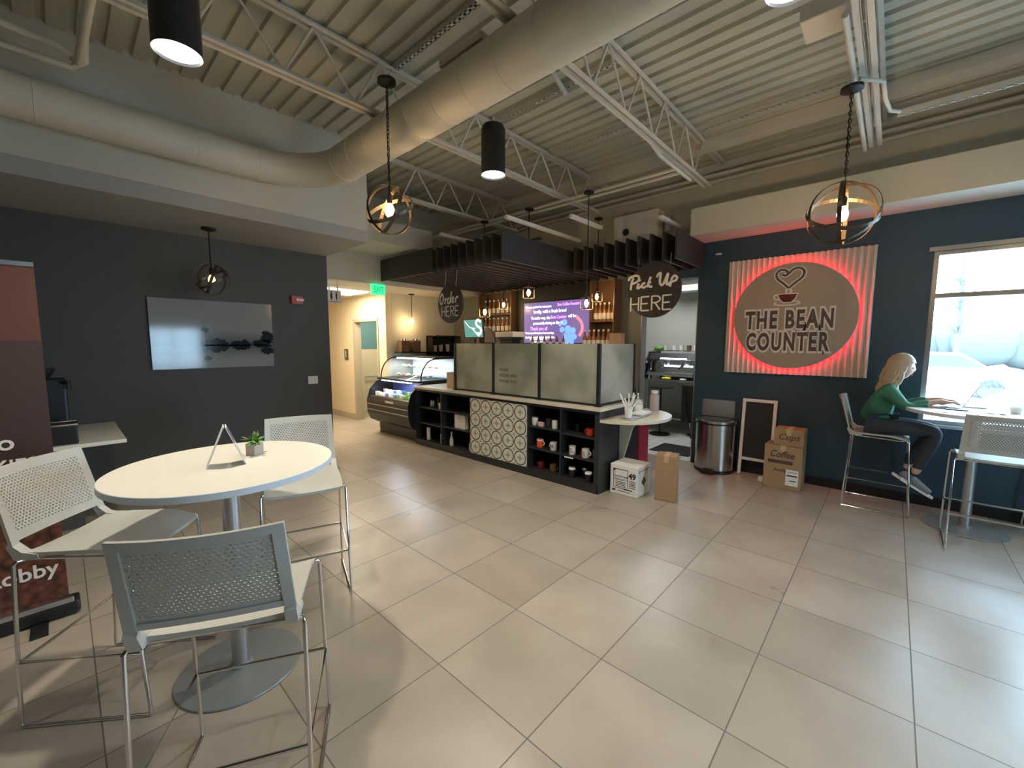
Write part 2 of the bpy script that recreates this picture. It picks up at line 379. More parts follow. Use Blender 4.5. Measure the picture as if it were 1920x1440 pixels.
# hall and rear of the bar
struct('wall_hall', B().box(4.23, 4.35, 7.14, 7.45, 0, 2.6).box(4.23, 4.35, 8.39, 12.2, 0, 2.6).box(4.23, 4.35, 7.45, 8.39, 2.1, 2.6), 'hall')
struct('wall_rear', B().box(4.352, XB, 7.14, 7.26, 0, 2.6), 'white')
struct('wall_hall_far', B().box(-3, 7, 12.1, 12.2, 0, 4.0), 'hall')
struct('wall_hall_left', B().box(2.49, 2.61, YD+.25, 12.2, 0, 2.6), 'hall')
struct('wall_header', B().box(2.61, XB, 6.25, 6.37, 2.6, 4.06), 'white')
struct('ceiling_hall', B().box(2.49, XB, 6.37, 12.2, 2.6, 2.7), 'white')
struct('ceiling_soffit', B().box(2.602, 4.0, 5.35, 6.25, 3.05, 3.35), 'white')
struct('wall_restroom', B().box(5.5, 5.6, 7.26, 9.3, 0, 2.6).box(4.35, 5.6, 9.2, 9.3, 1.5, 2.6), 'teal')
struct('wall_restroom_wainscot', B().box(4.35, 5.5, 9.19, 9.3, 0, 1.5), 'hall')
tag(obj('grab_bar', B().tube([(4.86, 9.19, .85), (4.86, 9.13, .85), (5.30, 9.13, .85), (5.30, 9.19, .85)], .016), 'alu'), 'steel grab bar on the restroom wall seen through the hall door', 'bar')
d = struct('door_1', B().box(4.215, 4.36, 7.41, 7.46, 0, 2.14).box(4.215, 4.36, 8.36, 8.43, 0, 2.14).box(4.215, 4.36, 7.46, 8.36, 2.08, 2.14), 'frame')
# the door leaf swung into the restroom
lf = struct('door_leaf', B().box(4.37, 5.25, 7.46, 7.50, .01, 2.09), 'frame', d)
struct('door_handle', B().tube([(5.12, 7.50, 1.0), (5.12, 7.55, 1.0), (5.0, 7.55, 1.0)], .011), 'chrome', lf)
struct('baseboard_hall', B().box(4.215, 4.23, 8.44, 12.1, 0, .13), 'frame')
# kitchen behind the doorway
struct('wall_kitchen', B().box(8.25, 8.35, .5, 5, 0, 2.9).box(XB+.15, 8.3, 4.9, 5, 0, 2.9).box(XB+.15, 8.3, .5, .6, 0, 2.9), 'kgrey')
struct('ceiling_kitchen', B().box(XB+.15, 8.35, .5, 5, 2.9, 3.0), 'white')
struct('trim_3', B().box(XB-.006, XB+.156, 2.785, 2.80, 0, 2.55).box(XB-.006, XB+.156, 1.99, 2.002, 0, 2.55), 'alu')

# ------------------------------------------------------------------ roof structure
def ang(b, x0, x1, y, z, h=.045):
    for s in (-1, 1): b.box(x0, x1, y+s*.012, y+s*.048, z, z+.007); b.box(x0, x1, y+s*.012-.003, y+s*.012+.003, z, z+h)
def joist(y, x0, x1, label):
    t = thing('bar_joist', label, 'joist', ((x0+x1)/2, y, 3.5), 'white open web joists under the roof deck')
    bt = B(); ang(bt, x0, x1, y, 3.912); obj('top_chord', bt, 'steel', t)
    bb = B(); ang(bb, x0+.5, x1-.55, y, 3.5); obj('bottom_chord', bb, 'steel', t)
    w = B(); x = x0+.5; k = 0; st = .31
    pts = []
    while x < x1-.5:
        pts.append((x, y, 3.52 if k % 2 == 0 else 3.93)); x += st if k % 2 else st*.7; k += 1
    pts.append((x1-.02, y, 3.93))
    for a, c in zip(pts, pts[1:]): w.tube([a, c], .010, 8)
    obj('web_rod', w, 'steel', t)
joist(.25, -3, 5.88, 'white roof joist right of the wide duct, just above the right globe pendant')
joist(1.75, -3, 5.88, 'white open web roof joist ending on the wall left of the red lit sign')
joist(3.25, -3, 5.88, 'white roof joist carrying the black tube light in the middle of the room')
joist(4.78, 2.62, 5.88, 'white roof joist farthest back, above the dark slat canopy')
def strut(x, y0, y1, z, label):
    b = B(); b.box(x-.02, x+.02, y0, y1, z+.035, z+.041).box(x-.021, x-.018, y0, y1, z, z+.041).box(x+.018, x+.021, y0, y1, z, z+.041)
    y = y0
    while y < y1-.02:   # slotted face
        b.box(x-.02, x+.02, y, min(y+.03, y1), z-.002, z+.002); y += .055
    b.box(x-.02, x-.011, y0, y1, z-.002, z+.002).box(x+.011, x+.02, y0, y1, z-.002, z+.002)
    tag(obj('slotted_strut', b, 'steel'), label, 'strut channel', 'slotted white strut channels')
strut(2.06, 1.75, 3.3, 3.916, 'slotted white strut channel left of the wide duct, above the globe pendant')
strut(3.22, 1.8, 3.25, 3.916, 'slotted white strut channel running from the duct to the black tube light')
strut(4.2, 1.75, 3.25, 3.916, 'slotted white strut channel behind the middle joist, in the centre of the ceiling')
strut(4.8, .25, 1.75, 3.916, 'slotted white strut channel between the two joists on the right')
strut(5.5, -1.2, .2, 3.916, 'slotted white strut channel over the window table')
tag(obj('roof_girder', B().box(5.1, 5.28, -4, 6.24, 3.86, 3.955), 'steel'), 'wide white girder crossing under the deck near the blue wall', 'girder')
for x, z, l in ((4.47, 3.46, 'white conduit nearer the middle of the room, the bar pendants hang from it'), (4.60, 3.46, 'white conduit running beside the pendant conduit, toward the blue wall')):
    tag(obj('conduit', B().tube([(x, 1.8, z), (x, 6.24, z)], .018), 'steel'), l, 'conduit', 'white conduits over the bar')
for z, l in ((3.80, 'upper white pipe along the top of the right wall'), (3.72, 'lower white pipe along the top of the right wall')):
    tag(obj('wall_pipe', B().tube([(5.83, -4, z), (5.83, 6.2, z)], .022), 'steel'), l, 'pipe', 'pipes along the right wall top')
tag(obj('bent_conduit', B().tube([(2.35, 1.80, 3.60), (2.5, 1.93, 3.62), (2.62, 2.02, 3.72), (2.75, 2.15, 3.84), (3.2, 2.3, 3.86)], .02), 'steel'), 'short bent white conduit coming out from behind the wide duct', 'conduit')
tag(obj('bent_conduit', B().tube([(3.75, 2.15, 3.85), (3.80, 1.95, 3.78), (3.86, 1.82, 3.55), (4.1, 1.80, 3.47), (4.9, 1.80, 3.47)], .018), 'steel'), 'long bent white conduit dropping to the joist left of the red lit sign', 'conduit')
# boxes and conduit at the right hand joist
tag(obj('conduit', B().tube([(3.1, .325, 3.48), (5.3, .325, 3.48)], .018), 'steel'), 'straight white conduit along the joist over the right globe pendant', 'conduit')
tag(obj('conduit_loop', B().tube([(3.80, .29, 3.44), (3.92, .17, 3.43), (4.20, .165, 3.43), (4.46, .14, 3.44), (4.56, .10, 3.46), (4.62, .09, 3.478)], .014), 'steel'), 'bent white conduit stepping around the joist right of the globe pendant canopy', 'conduit')
strut(4.66, -2.2, .10, 3.46, 'slotted white strut channel at the upper right beside the bent conduit')
tag(obj('ceiling_speaker_box', B().box(3.20, 3.46, .30, .56, 3.60, 3.70, .01), 'steel'), 'white flat box fixed by the joist at the top right', 'box')
# pipes at the top left
tag(obj('sprinkler_pipe', B().tube([(-2.9, 4.20, 3.62), (-.1, 4.20, 3.62), (.12, 4.2, 3.60), (.2, 4.2, 3.55), (.22, 4.12, 3.5), (.25, 3.3, 3.52)], .024), 'steel'), 'upper white pipe with an elbow at the top left corner', 'pipe')
tag(obj('sprinkler_pipe', B().tube([(-2.9, 4.4, 3.58), (.0, 4.4, 3.58), (.2, 4.38, 3.57), (.26, 4.3, 3.6), (.27, 4.2, 3.86)], .024), 'steel'), 'lower white pipe just above the round duct at the left', 'pipe')

# ducts
yl, zl, xr, r = 4.5, 3.315, 1.94, .146
path = [(-2.99, yl, zl), (0, yl, zl), (1.35, yl, zl)]; rad = [.146]*3
for i in range(1, 10):
    a = i/10*PI/2; path.append((1.35+.59*math.sin(a), yl-.59*(1-math.cos(a)), zl+.015*i/10)); rad.append(.146+.012*i/10)
path += [(xr, yl-.6, 3.33), (xr, 0, 3.33), (xr, -3.99, 3.33)]; rad += [.158]*3
t = thing('round_duct', 'large white round ventilation duct bending from the left soffit across the room', 'duct', (xr, 2, 3.33))
obj('duct_run', B().tube(path, rad, 40, cap=False), 'duct', t)
y = 3.6
seam = B()
while y > -1: seam.tube([(xr+.1595*math.cos(a*PI/16), y, 3.33+.1595*math.sin(a*PI/16)) for a in range(32)], .0022, 5, close=True); y -= .30
for x in (.9, 0., -.9): seam.tube([(x, yl+.147*math.cos(a*PI/16), zl+.147*math.sin(a*PI/16)) for a in range(32)], .003, 5, close=True)
seam.tube([(1.36, yl+.148*math.cos(a*PI/16), zl+.148*math.sin(a*PI/16)) for a in range(32)], .004, 5, close=True)
seam.tube([(xr+.159*math.cos(a*PI/16), 3.9, 3.33+.159*math.sin(a*PI/16)) for a in range(32)], .004, 5, close=True)
obj('duct_seam', seam, 'duct', t)
obj('register', B().box(xr-.10, xr+.02, 1.95, 2.35, 3.475, 3.52), 'deck', t, 'grey air register on top of the duct')

# thin white channels above the canopy
for x0, x1, y, l in ((3.75, 5.35, 3.55, 'long white channel above the dark canopy, in the middle'), (3.72, 4.30, 4.78, 'short white channel above the left end of the canopy'), (5.0, 5.88, 2.17, 'white channel above the canopy end by the blue wall'), (4.25, 4.95, 2.95, 'short white channel behind the bar pendant rod')):
    tag(obj('ceiling_channel', B().box(x0, x1, y-.025, y+.025, 3.15, 3.19, .004), 'paper'), l, 'channel', 'white channels above the canopy')
b = B().box(5.70, 5.89, 2.50, 3.18, 3.10, 3.50); t = thing('wall_access_box', 'white boxed panel with a round vent above the canopy', 'panel', (5.8, 2.8, 3.1))
obj('panel', b, 'paper', t); obj('round_vent', B().lathe([(.0, .0), (.045, 0), (.05, .01), (.03, .02), (0, .01)], (0, 0), 16, wx(5.699, 2.98, 3.26)), 'black', t)
tag(obj('junction_cylinder', B().lathe([(0, 0), (.055, 0), (.055, .2), (0, .2)], (5.845, 2.42), 18, Matrix.Translation((0, 0, 3.2))), 'alu'), 'small grey cylinder on the wall above the pick up sign', 'fitting')

# ------------------------------------------------------------------ slat canopy
t = thing('slat_canopy', 'dark slatted canopy hanging over the coffee bar', 'canopy', (4.8, 4.0, 2.65))
y = 1.956; k = 0
while y < 6.2:
    x0 = 4.97 if y < 3.38 else 3.66
    obj('slat', B().box(x0, 5.895, y-.012, y+.012, 2.65, 2.98), 'slat', t); y += .158
obj('fascia', B().box(3.63, 3.65, 4.86, 6.24, 2.65, 2.985), 'slat', t)
obj('hanger_rail', B().box(4.3, 4.34, 3.45, 6.2, 2.985, 3.02).box(5.5, 5.54, 2.0, 6.2, 2.985, 3.02), 'slat', t)

# ------------------------------------------------------------------ lamps
def light(name, kind, loc, energy, col=(1, 1, 1), size=.1, rot=None, spot=None, blend=.3, sizey=None):
    l = bpy.data.lights.new(name, kind); l.energy = energy; l.color = col
    if kind in ('SPOT', 'POINT'): l.shadow_soft_size = size
    if kind == 'SPOT': l.spot_size = math.radians(spot); l.spot_blend = blend
    if kind == 'AREA':
        l.size = size
        if sizey: l.shape = 'RECTANGLE'; l.size_y = sizey
    o = bpy.data.objects.new(name, l); COL.objects.link(o); o.location = loc
    if rot: o.rotation_euler = rot
    return o
DL = (1, .92, .76)
tube = thing('tube_downlight', 'black cylinder downlight lit at the top left, over the near table', 'ceiling light', (0, 0, 0), 'black tube downlights')
obj('housing', B().lathe([(.092, .02), (.100, .0), (.100, .36), (.085, .39), (0, .39)], (0, 0), 32), 'satin', tube)
obj('lens', B().lathe([(0, .012), (.092, .012), (.0921, .02)], (0, 0), 32), 'lens', tube)
obj('mount', B().tube([(0, 0, .39), (0, 0, .46)], .012), 'steel', tube)
spots = [(.488, 2.648), (2.547, 2.553), (2.30, .44)]
tube.location = (spots[0][0], spots[0][1], 3.04)
dup(tube, (spots[1][0], spots[1][1], 3.04), label='black cylinder downlight lit in the middle of the ceiling')
dup(tube, (spots[2][0], spots[2][1], 3.21), label='black cylinder downlight behind the wide duct, above the top edge of the picture')
for x, y in ((-1.6, 2.6), (0, -1.8), (2.7, -1.8), (4.6, -1.9)):
    dup(tube, (x, y, 3.04), label='black cylinder downlight behind the camera')
for i, (x, y) in enumerate(spots+[(-1.6, 2.6), (0, -1.8), (2.7, -1.8), (4.6, -1.9)]):
    light('downlight_beam', 'SPOT', (x, y, 3.20 if i == 2 else 3.03), (130, 105, 90, 45, 60, 26, 12)[i], DL, .055, spot=125, blend=.6)

def chain(b, x, y, z0, z1):
    z = z0; k = 0
    while z < z1:
        c = [(0.009*math.cos(a*PI/5), 0, .017*math.sin(a*PI/5)) for a in range(10)]
        m = Matrix.Translation((x, y, z+.014)) @ Matrix.Rotation(PI/2*(k % 2), 4, 'Z')
        b.tube(c, .0028, 5, close=True, mtx=m); z += .027; k += 1
def globe(label, x, y, zc, R, zt, mbulb, chainy=True):
    t = thing('globe_pendant', label, 'pendant lamp', (x, y, zc), 'open ring globe pendants')
    obj('canopy', B().lathe([(0, zt), (.065, zt), (.065, zt-.02), (.02, zt-.035), (0, zt-.035)], (x, y), 24), 'satin', t)
    b = B()
    if chainy: chain(b, x, y, zc+R+.03, zt-.03); b.tube([(x+.004, y, zc+R), (x-.006, y+.004, (zc+R+zt)/2), (x+.004, y, zt-.03)], .003, 5)
    else: b.tube([(x, y, zc+R), (x, y, zt-.03)], .007, 8)
    obj('chain' if chainy else 'rod', b, 'satin', t)
    obj('socket', B().lathe([(0, zc+.045), (.018, zc+.045), (.022, zc+.10), (.008, zc+.12), (.006, zc+R), (0, zc+R)], (x, y), 14), 'satin', t)
    obj('bulb', B().lathe([(0, zc-.055), (.018, zc-.05), (.032, zc-.025), (.034, zc), (.024, zc+.03), (.014, zc+.05), (0, zc+.052)], (x, y), 18), mbulb, t)
    for ax, an, q in (((1, 0, 0), 0, 0), ((0, 1, 0), 0, 1), ((1, 0, 0), 1.05, 2), ((0, 1, 0), .9, 3)):
        m = Matrix.Translation((x, y, zc)) @ Matrix.Rotation(an, 4, Vector(ax)) @ Matrix.Rotation(.6*q, 4, 'Z')
        pts = [];
        n = 40; vs = []; fs = []
        for i in range(n):
            a = 2*PI*i/n
            for rr, w in ((R, -.013), (R, .013), (R-.003, .013), (R-.003, -.013)):
                vs.append((rr*math.cos(a), w, rr*math.sin(a)) if q != 1 else (w, rr*math.cos(a), rr*math.sin(a)))
        for i in range(n):
            j = (i+1) % n
            for k2 in range(4): fs.append((i*4+k2, i*4+(k2+1) % 4, j*4+(k2+1) % 4, j*4+k2))
        obj('ring', B().add(vs, fs, False, m), 'bronze', t)
    return t
globe('lit globe pendant of bronze rings on a chain, hanging before the bar', 1.718, 2.80, 2.622, .178, 3.52, 'bulb')
light('pendant_glow', 'POINT', (1.718, 2.80, 2.55), 16, (1, .62, .3), .04)
globe('lit globe pendant of bronze rings on a chain, hanging beside the red lit sign', 3.775, .325, 2.56, .215, 3.39, 'bulb')
light('pendant_glow', 'POINT', (3.775, .325, 2.47), 22, (1, .62, .3), .04)
globe('globe pendant with a dim bulb in front of the black and white picture', 1.15, 5.40, 2.32, .165, 2.85, 'dimbulb', False)
globe('globe pendant over the window table at the right edge', 4.55, -.98, 2.54, .2, 3.46, 'bulb')

# small lantern pendants over the bar
def lantern(label, x, y, zc, zt, wood=False):
    t = thing('lantern_pendant', label, 'pendant lamp', (x, y, zc), 'small glass lantern pendants over the bar')
    obj('canopy', B().lathe([(0, zt), (.06, zt), (.06, zt-.02), (.012, zt-.03), (0, zt-.03)], (x, y), 20), 'satin', t)
    obj('rod', B().tube([(x, y, zc+.14), (x, y, zt-.02)], .006, 8), 'satin', t)
    obj('socket', B().lathe([(0, zc+.04), (.016, zc+.04), (.018, zc+.10), (.01, zc+.14), (0, zc+.14)], (x, y), 12), 'bronze', t)
    obj('bulb', B().lathe([(0, zc-.05), (.014, zc-.04), (.026, zc-.01), (.024, zc+.015), (.012, zc+.04), (0, zc+.042)], (x, y), 14), 'bulb', t)
    f = B(); s = .055
    for a, c in ((-s, -s), (-s, s), (s, s), (s, -s)): f.box(x+a-.004, x+a+.004, y+c-.004, y+c+.004, zc-.075, zc+.075)
    for z in (zc-.075, zc+.067):
        for s2 in (-s, s): f.box(x-s, x+s, y+s2-.004, y+s2+.004, z, z+.008); f.box(x+s2-.004, x+s2+.004, y-s, y+s, z, z+.008)
    f.box(x-s, x+s, y-.004, y+.004, zc+.075, zc+.083)
    obj('lantern_frame', f, 'bronze', t)
    light('lantern_glow', 'POINT', (x, y, zc-.06), 4.2, (1, .62, .28), .03)
lantern('lit lantern pendant leftmost of the row, above the frosted screen near the order sign', 4.4, 4.60, 2.12, 3.45)
lantern('lit lantern pendant, second from the left in the row by the menu screen', 5.4, 5.16, 2.33, 3.45)
lantern('lit lantern pendant hanging over the upper left corner of the menu screen', 4.4, 3.73, 2.34, 3.45)
lantern('lit lantern pendant right of the menu screen, the nearer and lower of the pair', 4.4, 2.80, 2.14, 3.45)
lantern('lit lantern pendant right of the menu screen, the farther and higher of the pair', 5.4, 3.26, 2.335, 3.45)
t = thing('hall_pendant', 'small lit pendant hanging at the end of the hall above the display case', 'pendant lamp', (4.70, 6.97, 2.1))
obj('canopy', B().lathe([(0, 2.6), (.06, 2.6), (.05, 2.58), (0, 2.575)], (4.70, 6.97), 18), 'satin', t)
obj('rod', B().tube([(4.70, 6.97, 2.16), (4.70, 6.97, 2.58)], .006, 8), 'satin', t)
obj('bulb', B().sphere((4.70, 6.97, 2.08), .038, 14, (1, 1, 1.25)), 'bulb', t)
light('hall_pendant_glow', 'POINT', (4.68, 6.90, 2.0), 4, (1, .65, .32), .03)
# hall light panel, kitchen light
tag(obj('hall_light_panel', B().box(2.95, 3.95, 7.25, 8.0, 2.58, 2.599), 'panelwhite'), 'bright rectangular ceiling panel light in the hall', 'ceiling light')
light('hall_fill', 'AREA', (3.45, 7.62, 2.57), 55, (1, .86, .62), .9, sizey=.7)
tag(obj('hall_vent', B().box(3.0, 3.3, 6.75, 6.95, 2.59, 2.6), 'alu'), 'small ceiling vent in the hall', 'vent')
light('kitchen_light', 'AREA', (7.0, 3.0, 2.88), 36, (.93, .97, 1), .9)
light('restroom_light', 'AREA', (4.85, 8.3, 2.55), 26, (1, .92, .75), .4)
tag(obj('kitchen_light_fixture', B().box(7.7, 8.0, 2.3, 3.2, 2.60, 2.70), 'paper'), 'white strip fixture high in the kitchen doorway', 'light')

# ------------------------------------------------------------------ the counter
XC = 3.87
t = thing('service_counter', 'charcoal service counter with open cubbies and a patterned tile panel', 'counter', (4.3, 4, 0))
b = B().box(XC+.38, XC+.40, 2.28, 5.70, .08, .92)          # cubby backs
obj('back_panel', b, 'cab', t)
obj('plinth', B().box(XC+.0, 4.78, 2.29, 5.70, 0, .095), 'cab', t)
def shelf_z(y0, y1, zs):
    for z in zs: obj('shelf', B().box(XC+.002, XC+.38, y0, y1, z-.016, z), 'cab', t)
shelf_z(2.33, 2.775, (.618, .365)); shelf_z(2.795, 3.275, (.635, .368))
shelf_z(4.36, 5.01, (.635, .39)); shelf_z(5.03, 5.69, (.630, .375))
for y, w in ((2.28, .05), (2.775, .02), (3.275, .03), (4.335, .03), (5.01, .02), (5.685, .02)):
    obj('divider', B().box(XC, XC+.38, y, y+w, .095, .92), 'cab', t)
obj('tile_panel', B().box(XC-.012, XC+.02, 3.295, 4.3375, .103, .883), 'tile', t)
obj('top_rail', B().box(XC+.001, XC+.38, 2.28, 5.70, .885, .92), 'cab', t)
obj('end_panel', B().box(XC+.38, 4.80, 2.28, 2.32, 0, .92).box(XC, 4.80, 2.276, 2.281, 0, .92), 'cab', t)
obj('rear_panel', B().box(4.78, 4.80, 2.32, 5.70, .0, .92), 'cab', t)
tag(obj('worktop', B().box(XC-.03, 4.85, 2.24, 5.70, .922, .958, .004), 'quartz'), 'pale speckled worktop running along the service counter', 'worktop')

# frosted partition on the worktop
t = thing('partition_screen', 'black framed frosted partition standing on the counter worktop', 'screen', (3.96, 3.5, .96))
for y in (2.345, 3.168, 3.966, 4.767):
    pp = obj('post', B().box(3.94, 3.975, y-.018, y+.018, .96, 1.65), 'satin', t)
    obj('post_foot', B().box(3.925, 3.99, y-.035, y+.035, .958, .968), 'satin', pp)
obj('post', B().box(4.76, 4.79, 2.33, 2.36, .96, 1.65), 'satin', t)
for y0, y1 in ((2.363, 3.15), (3.186, 3.948), (3.984, 4.749)):
    obj('frosted_pane', B().box(3.953, 3.961, y0, y1, .985, 1.645), 'frost', t)
obj('frosted_pane', B().box(3.975, 4.76, 2.341, 2.349, .985, 1.645), 'frost', t)
obj('bottom_rail', B().box(3.95, 3.965, 2.345, 4.767, .96, .985).box(3.96, 4.78, 2.338, 2.352, .96, .985), 'satin', t)
# faint lettering on the second pane
b = B()
for i, s in enumerate(('PLEASE', 'ORDER HERE', 'THANK YOU')): text(b, s, .055, wx(3.9525, 3.86-.0, 1.30-i*.075), .0006, align='LEFT')
obj('lettering', b, 'ink', t, 'small dark lettering on the pane')
t2 = t

# half round shelf with its bracket
t = thing('half_round_shelf', 'half round speckled shelf bracketed to the end of the counter', 'shelf', (4.4, 2.2, .83))
pts = [(3.88, 2.275), (3.88, 2.262)]
for i in range(0, 25):
    a = PI+PI*i/24; pts.append((4.44+.56*math.cos(a), 2.262+.50*math.sin(a)))
pts.append((5.0, 2.275))
obj('shelf_top', B().prism(pts, 2, .80, .83), 'quartz', t)
obj('bracket', B().prism([(2.276, .80), (2.276, .06), (2.262, .06), (2.23, .30), (2.12, .70), (2.02, .80)], 0, 4.33, 4.36), 'white', t)
# things on the half shelf
tag(obj('serving_tray', B().box(4.06, 4.50, 2.0, 2.15, .832, .842, .004), 'alu', None), 'flat grey tray on the half round shelf under the straw cup', 'tray')
t = thing('straw_cup', 'white cup full of white straws on the half round shelf', 'cup', (4.15, 2.08, .844))
obj('cup', B().lathe([(0, .844), (.034, .844), (.045, .95), (.042, .95), (.032, .852), (0, .852)], (4.15, 2.08), 22), 'ceramic', t)
for i, (dx, dy, h) in enumerate(((.0, .11, 1.10), (.02, .06, 1.05), (0, .0, 1.11), (.01, -.05, 1.12), (-.01, -.075, 1.10), (0, -.105, 1.03))):
    obj('straw', B().tube([(4.15, 2.08, .856), (4.15+dx*.4, 2.08+dy*.3, .95), (4.15+dx, 2.08+dy, h)], .0085, 8), 'paper', t)
tag(obj('napkin_stack', B().box(4.34, 4.60, 2.02, 2.16, .844, .87, .006), 'paper'), 'white napkin stack on the half round shelf beside the straw cup', 'napkins')
t = thing('sanitizer_bottle', 'clear pump bottle with a pale label at the back of the half round shelf', 'bottle', (4.62, 2.20, .832))
obj('bottle', B().lathe([(0, .832), (.055, .832), (.058, .84), (.058, .95), (.03, .98), (.014, .99), (.014, 1.01), (0, 1.01)], (4.62, 2.20), 22), 'clearbottle', t)
obj('label', B().lathe([(.0590, .85), (.0592, .93)], (4.62, 2.20), 22), 'paper', t, 'pale blue and white label')
obj('pump', B().tube([(4.62, 2.20, 1.01), (4.62, 2.20, 1.06), (4.56, 2.17, 1.06), (4.545, 2.16, 1.045)], .008, 8), 'paper', t)
t = thing('water_dispenser', 'tall beige jar with a pale lid at the right of the sanitizer bottle', 'jar', (4.86, 2.10, .832))
obj('jar', B().lathe([(0, .83), (.05, .83), (.055, .85), (.055, 1.02), (.035, 1.05), (0, 1.05)], (4.86, 2.10), 20), 'pot', t)
obj('lid', B().lathe([(0, 1.05), (.042, 1.05), (.042, 1.08), (0, 1.085)], (4.86, 2.10), 20), 'paper', t)
t = thing('red_bin', 'red plastic bin standing behind the end of the counter', 'bin', (5.02, 2.5, 0))
obj('body', B().box(4.84, 5.12, 2.27, 2.52, 0.02, .62, .02), 'redplastic', t)
obj('lid', B().box(4.83, 5.13, 2.26, 2.53, .62, .66, .012), 'redplastic', t)

# ------------------------------------------------------------------ mugs in the cubbies
def mug(label, m, y, z, x=3.99, r=.040, h=.095, hd=1, hmat=None, ang=0.):
    t = thing('coffee_mug', label, 'mug', (x, y, z), 'mugs and cups in the counter cubbies')
    obj('cup', B().lathe([(0, z+.0015), (r*.9, z+.0015), (r, z+.012), (r, z+h), (r-.004, z+h), (r-.005, z+.01), (0, z+.01)], (x, y), 20), m, t)
    c = Vector((x, y, z+h*.52)); dv = Vector((-math.sin(ang), hd*math.cos(ang), 0))
    pts = [c+dv*(r-.002)+Vector((0, 0, .026))]+[c+dv*(r+.024*math.sin(PI*i/8))+Vector((0, 0, .026*math.cos(PI*i/8))) for i in range(0, 9)]
    obj('handle', B().tube(pts[1:], .005, 8), hmat or m, t); return t
mug('pink printed white mug on the top shelf, nearest the tile panel', 'ceramic', 3.23, .637, 3.95)
tag(obj('gift_box', B().box(3.91, 3.95, 3.08, 3.155, .637, .69, .003), 'pink'), 'small pink box leaning before the pink printed mug', 'box')
mug('dark grey mug on the top shelf behind the small pink box', 'darkceramic', 3.06, .637, 4.02, .045, .10, -1)
tag(obj('stoneware_cup', B().lathe([(0, .637), (.034, .637), (.036, .65), (.036, .735), (.032, .735), (.03, .65), (0, .65)], (3.94, 2.915), 20), 'ceramic'), 'plain white cup without a handle next to the cubby divider', 'cup', 'mugs and cups in the counter cubbies')
mug('black mug in shade on the top shelf of the rightmost cubby', 'black', 2.66, .62, 4.05)
mug('red round mug on the top shelf at the right end of the counter', 'red', 2.43, .62, 3.95, .05, .085, 1)
t = mug('orange red mug with a white rim on the middle shelf', 'orange', 3.14, .37, 3.94, .041, .105, -1, 'ceramic')
obj('rim_band', B().lathe([(.0415, .458), (.0415, .476)], (3.94, 3.14), 20), 'ceramic', t)
t = mug('white mug with dark lettering on the middle shelf next to the orange mug', 'ceramic', 2.93, .37, 3.94, .042, .10, 1)
b = B(); text(b, 'BB', .05, wx(3.896, 2.93, .425), .0005); obj('lettering', b, 'ink', t)
t = mug('white mug with a grey stripe print on the middle right shelf', 'ceramic', 2.66, .367, 3.94, .040, .105, 1, None, 2.6)
b = B().box(3.8985, 3.8995, 2.635, 2.685, .405, .41).box(3.8985, 3.8995, 2.635, 2.685, .425, .43).box(3.8985, 3.8995, 2.64, 2.68, .445, .45); obj('print', b, 'darkceramic', t)
t = mug('white mug with red lettering near the right end of the middle shelf', 'ceramic', 2.475, .367, 3.93, .043, .105, -1)
b = B()
for i, s in enumerate(('BEAN', 'THERE', 'DONE')): text(b, s, .022, wx(3.886, 2.485, .44-i*.022), .0005)
obj('lettering', b, 'red', t)
tag(obj('tumbler', B().lathe([(0, .367), (.03, .367), (.034, .47), (0, .47)], (3.96, 2.365), 18), 'darkceramic'), 'dark tumbler against the right end of the middle shelf', 'cup', 'mugs and cups in the counter cubbies')
tag(obj('price_tag', B().box(3.866, 3.869, 2.60, 2.72, .338, .352), 'paper'), 'small white shelf tag below the striped mug', 'tag')
mug('dark maroon mug on the bottom shelf under the orange mug', 'maroon', 3.15, .097, 3.98, .046, .09, 1)
mug('dark brown mug on the bottom shelf beside the maroon mug', 'wood', 2.96, .097, 3.98, .046, .09, -1)
for y, x, l in ((2.665, 3.95, 'black travel cup with a white lid, left of the three on the bottom shelf'), (2.545, 4.04, 'black travel cup with a grey lid, behind and between the other two'), (2.43, 3.93, 'black travel cup with a white lid, nearest the counter end')):
    t = thing('travel_cup', l, 'cup', (x, y, .097), 'travel cups on the bottom shelf')
    obj('cup', B().lathe([(0, .097), (.032, .097), (.040, .19), (0, .19)], (x, y), 20), 'black', t)
    obj('lid', B().lathe([(.0, .19), (.043, .19), (.043, .202), (.036, .212), (0, .212)], (x, y), 20), 'alu' if 'grey' in l else 'ceramic', t)
# left hand cubbies
tag(obj('coffee_pot', B().lathe([(0, .632), (.05, .632), (.055, .65), (.05, .74), (.03, .76), (0, .765)], (4.0, 5.38), 20), 'stainless'), 'steel coffee pot on the top shelf of the leftmost cubby', 'pot')
for y, l in ((5.24, 'slim dark canister beside the steel coffee pot'), (5.16, 'second slim dark canister, nearer the cubby divider')):
    tag(obj('canister', B().lathe([(0, .632), (.03, .632), (.03, .80), (.02, .81), (0, .81)], (4.0, y), 18), 'satin'), l, 'canister', 'canisters in the left cubby')
tag(obj('white_cup', B().lathe([(0, .632), (.03, .632), (.036, .73), (.033, .73), (.028, .64), (0, .64)], (3.92, 5.085), 18), 'ceramic'), 'white cup on the top left shelf against the divider', 'cup')
t = thing('boxed_coffee', 'white carton standing on the middle shelf left of the tile panel', 'carton', (3.95, 4.63, .39))
obj('carton', B().box(3.91, 3.99, 4.52, 4.75, .392, .60, .003), 'paper', t); b = B().box(3.909, 3.9098, 4.56, 4.70, .50, .504); text(b, 'COFFEE', .028, wx(3.9095, 4.635, .54), .0004); obj('print', b, 'orange', t)
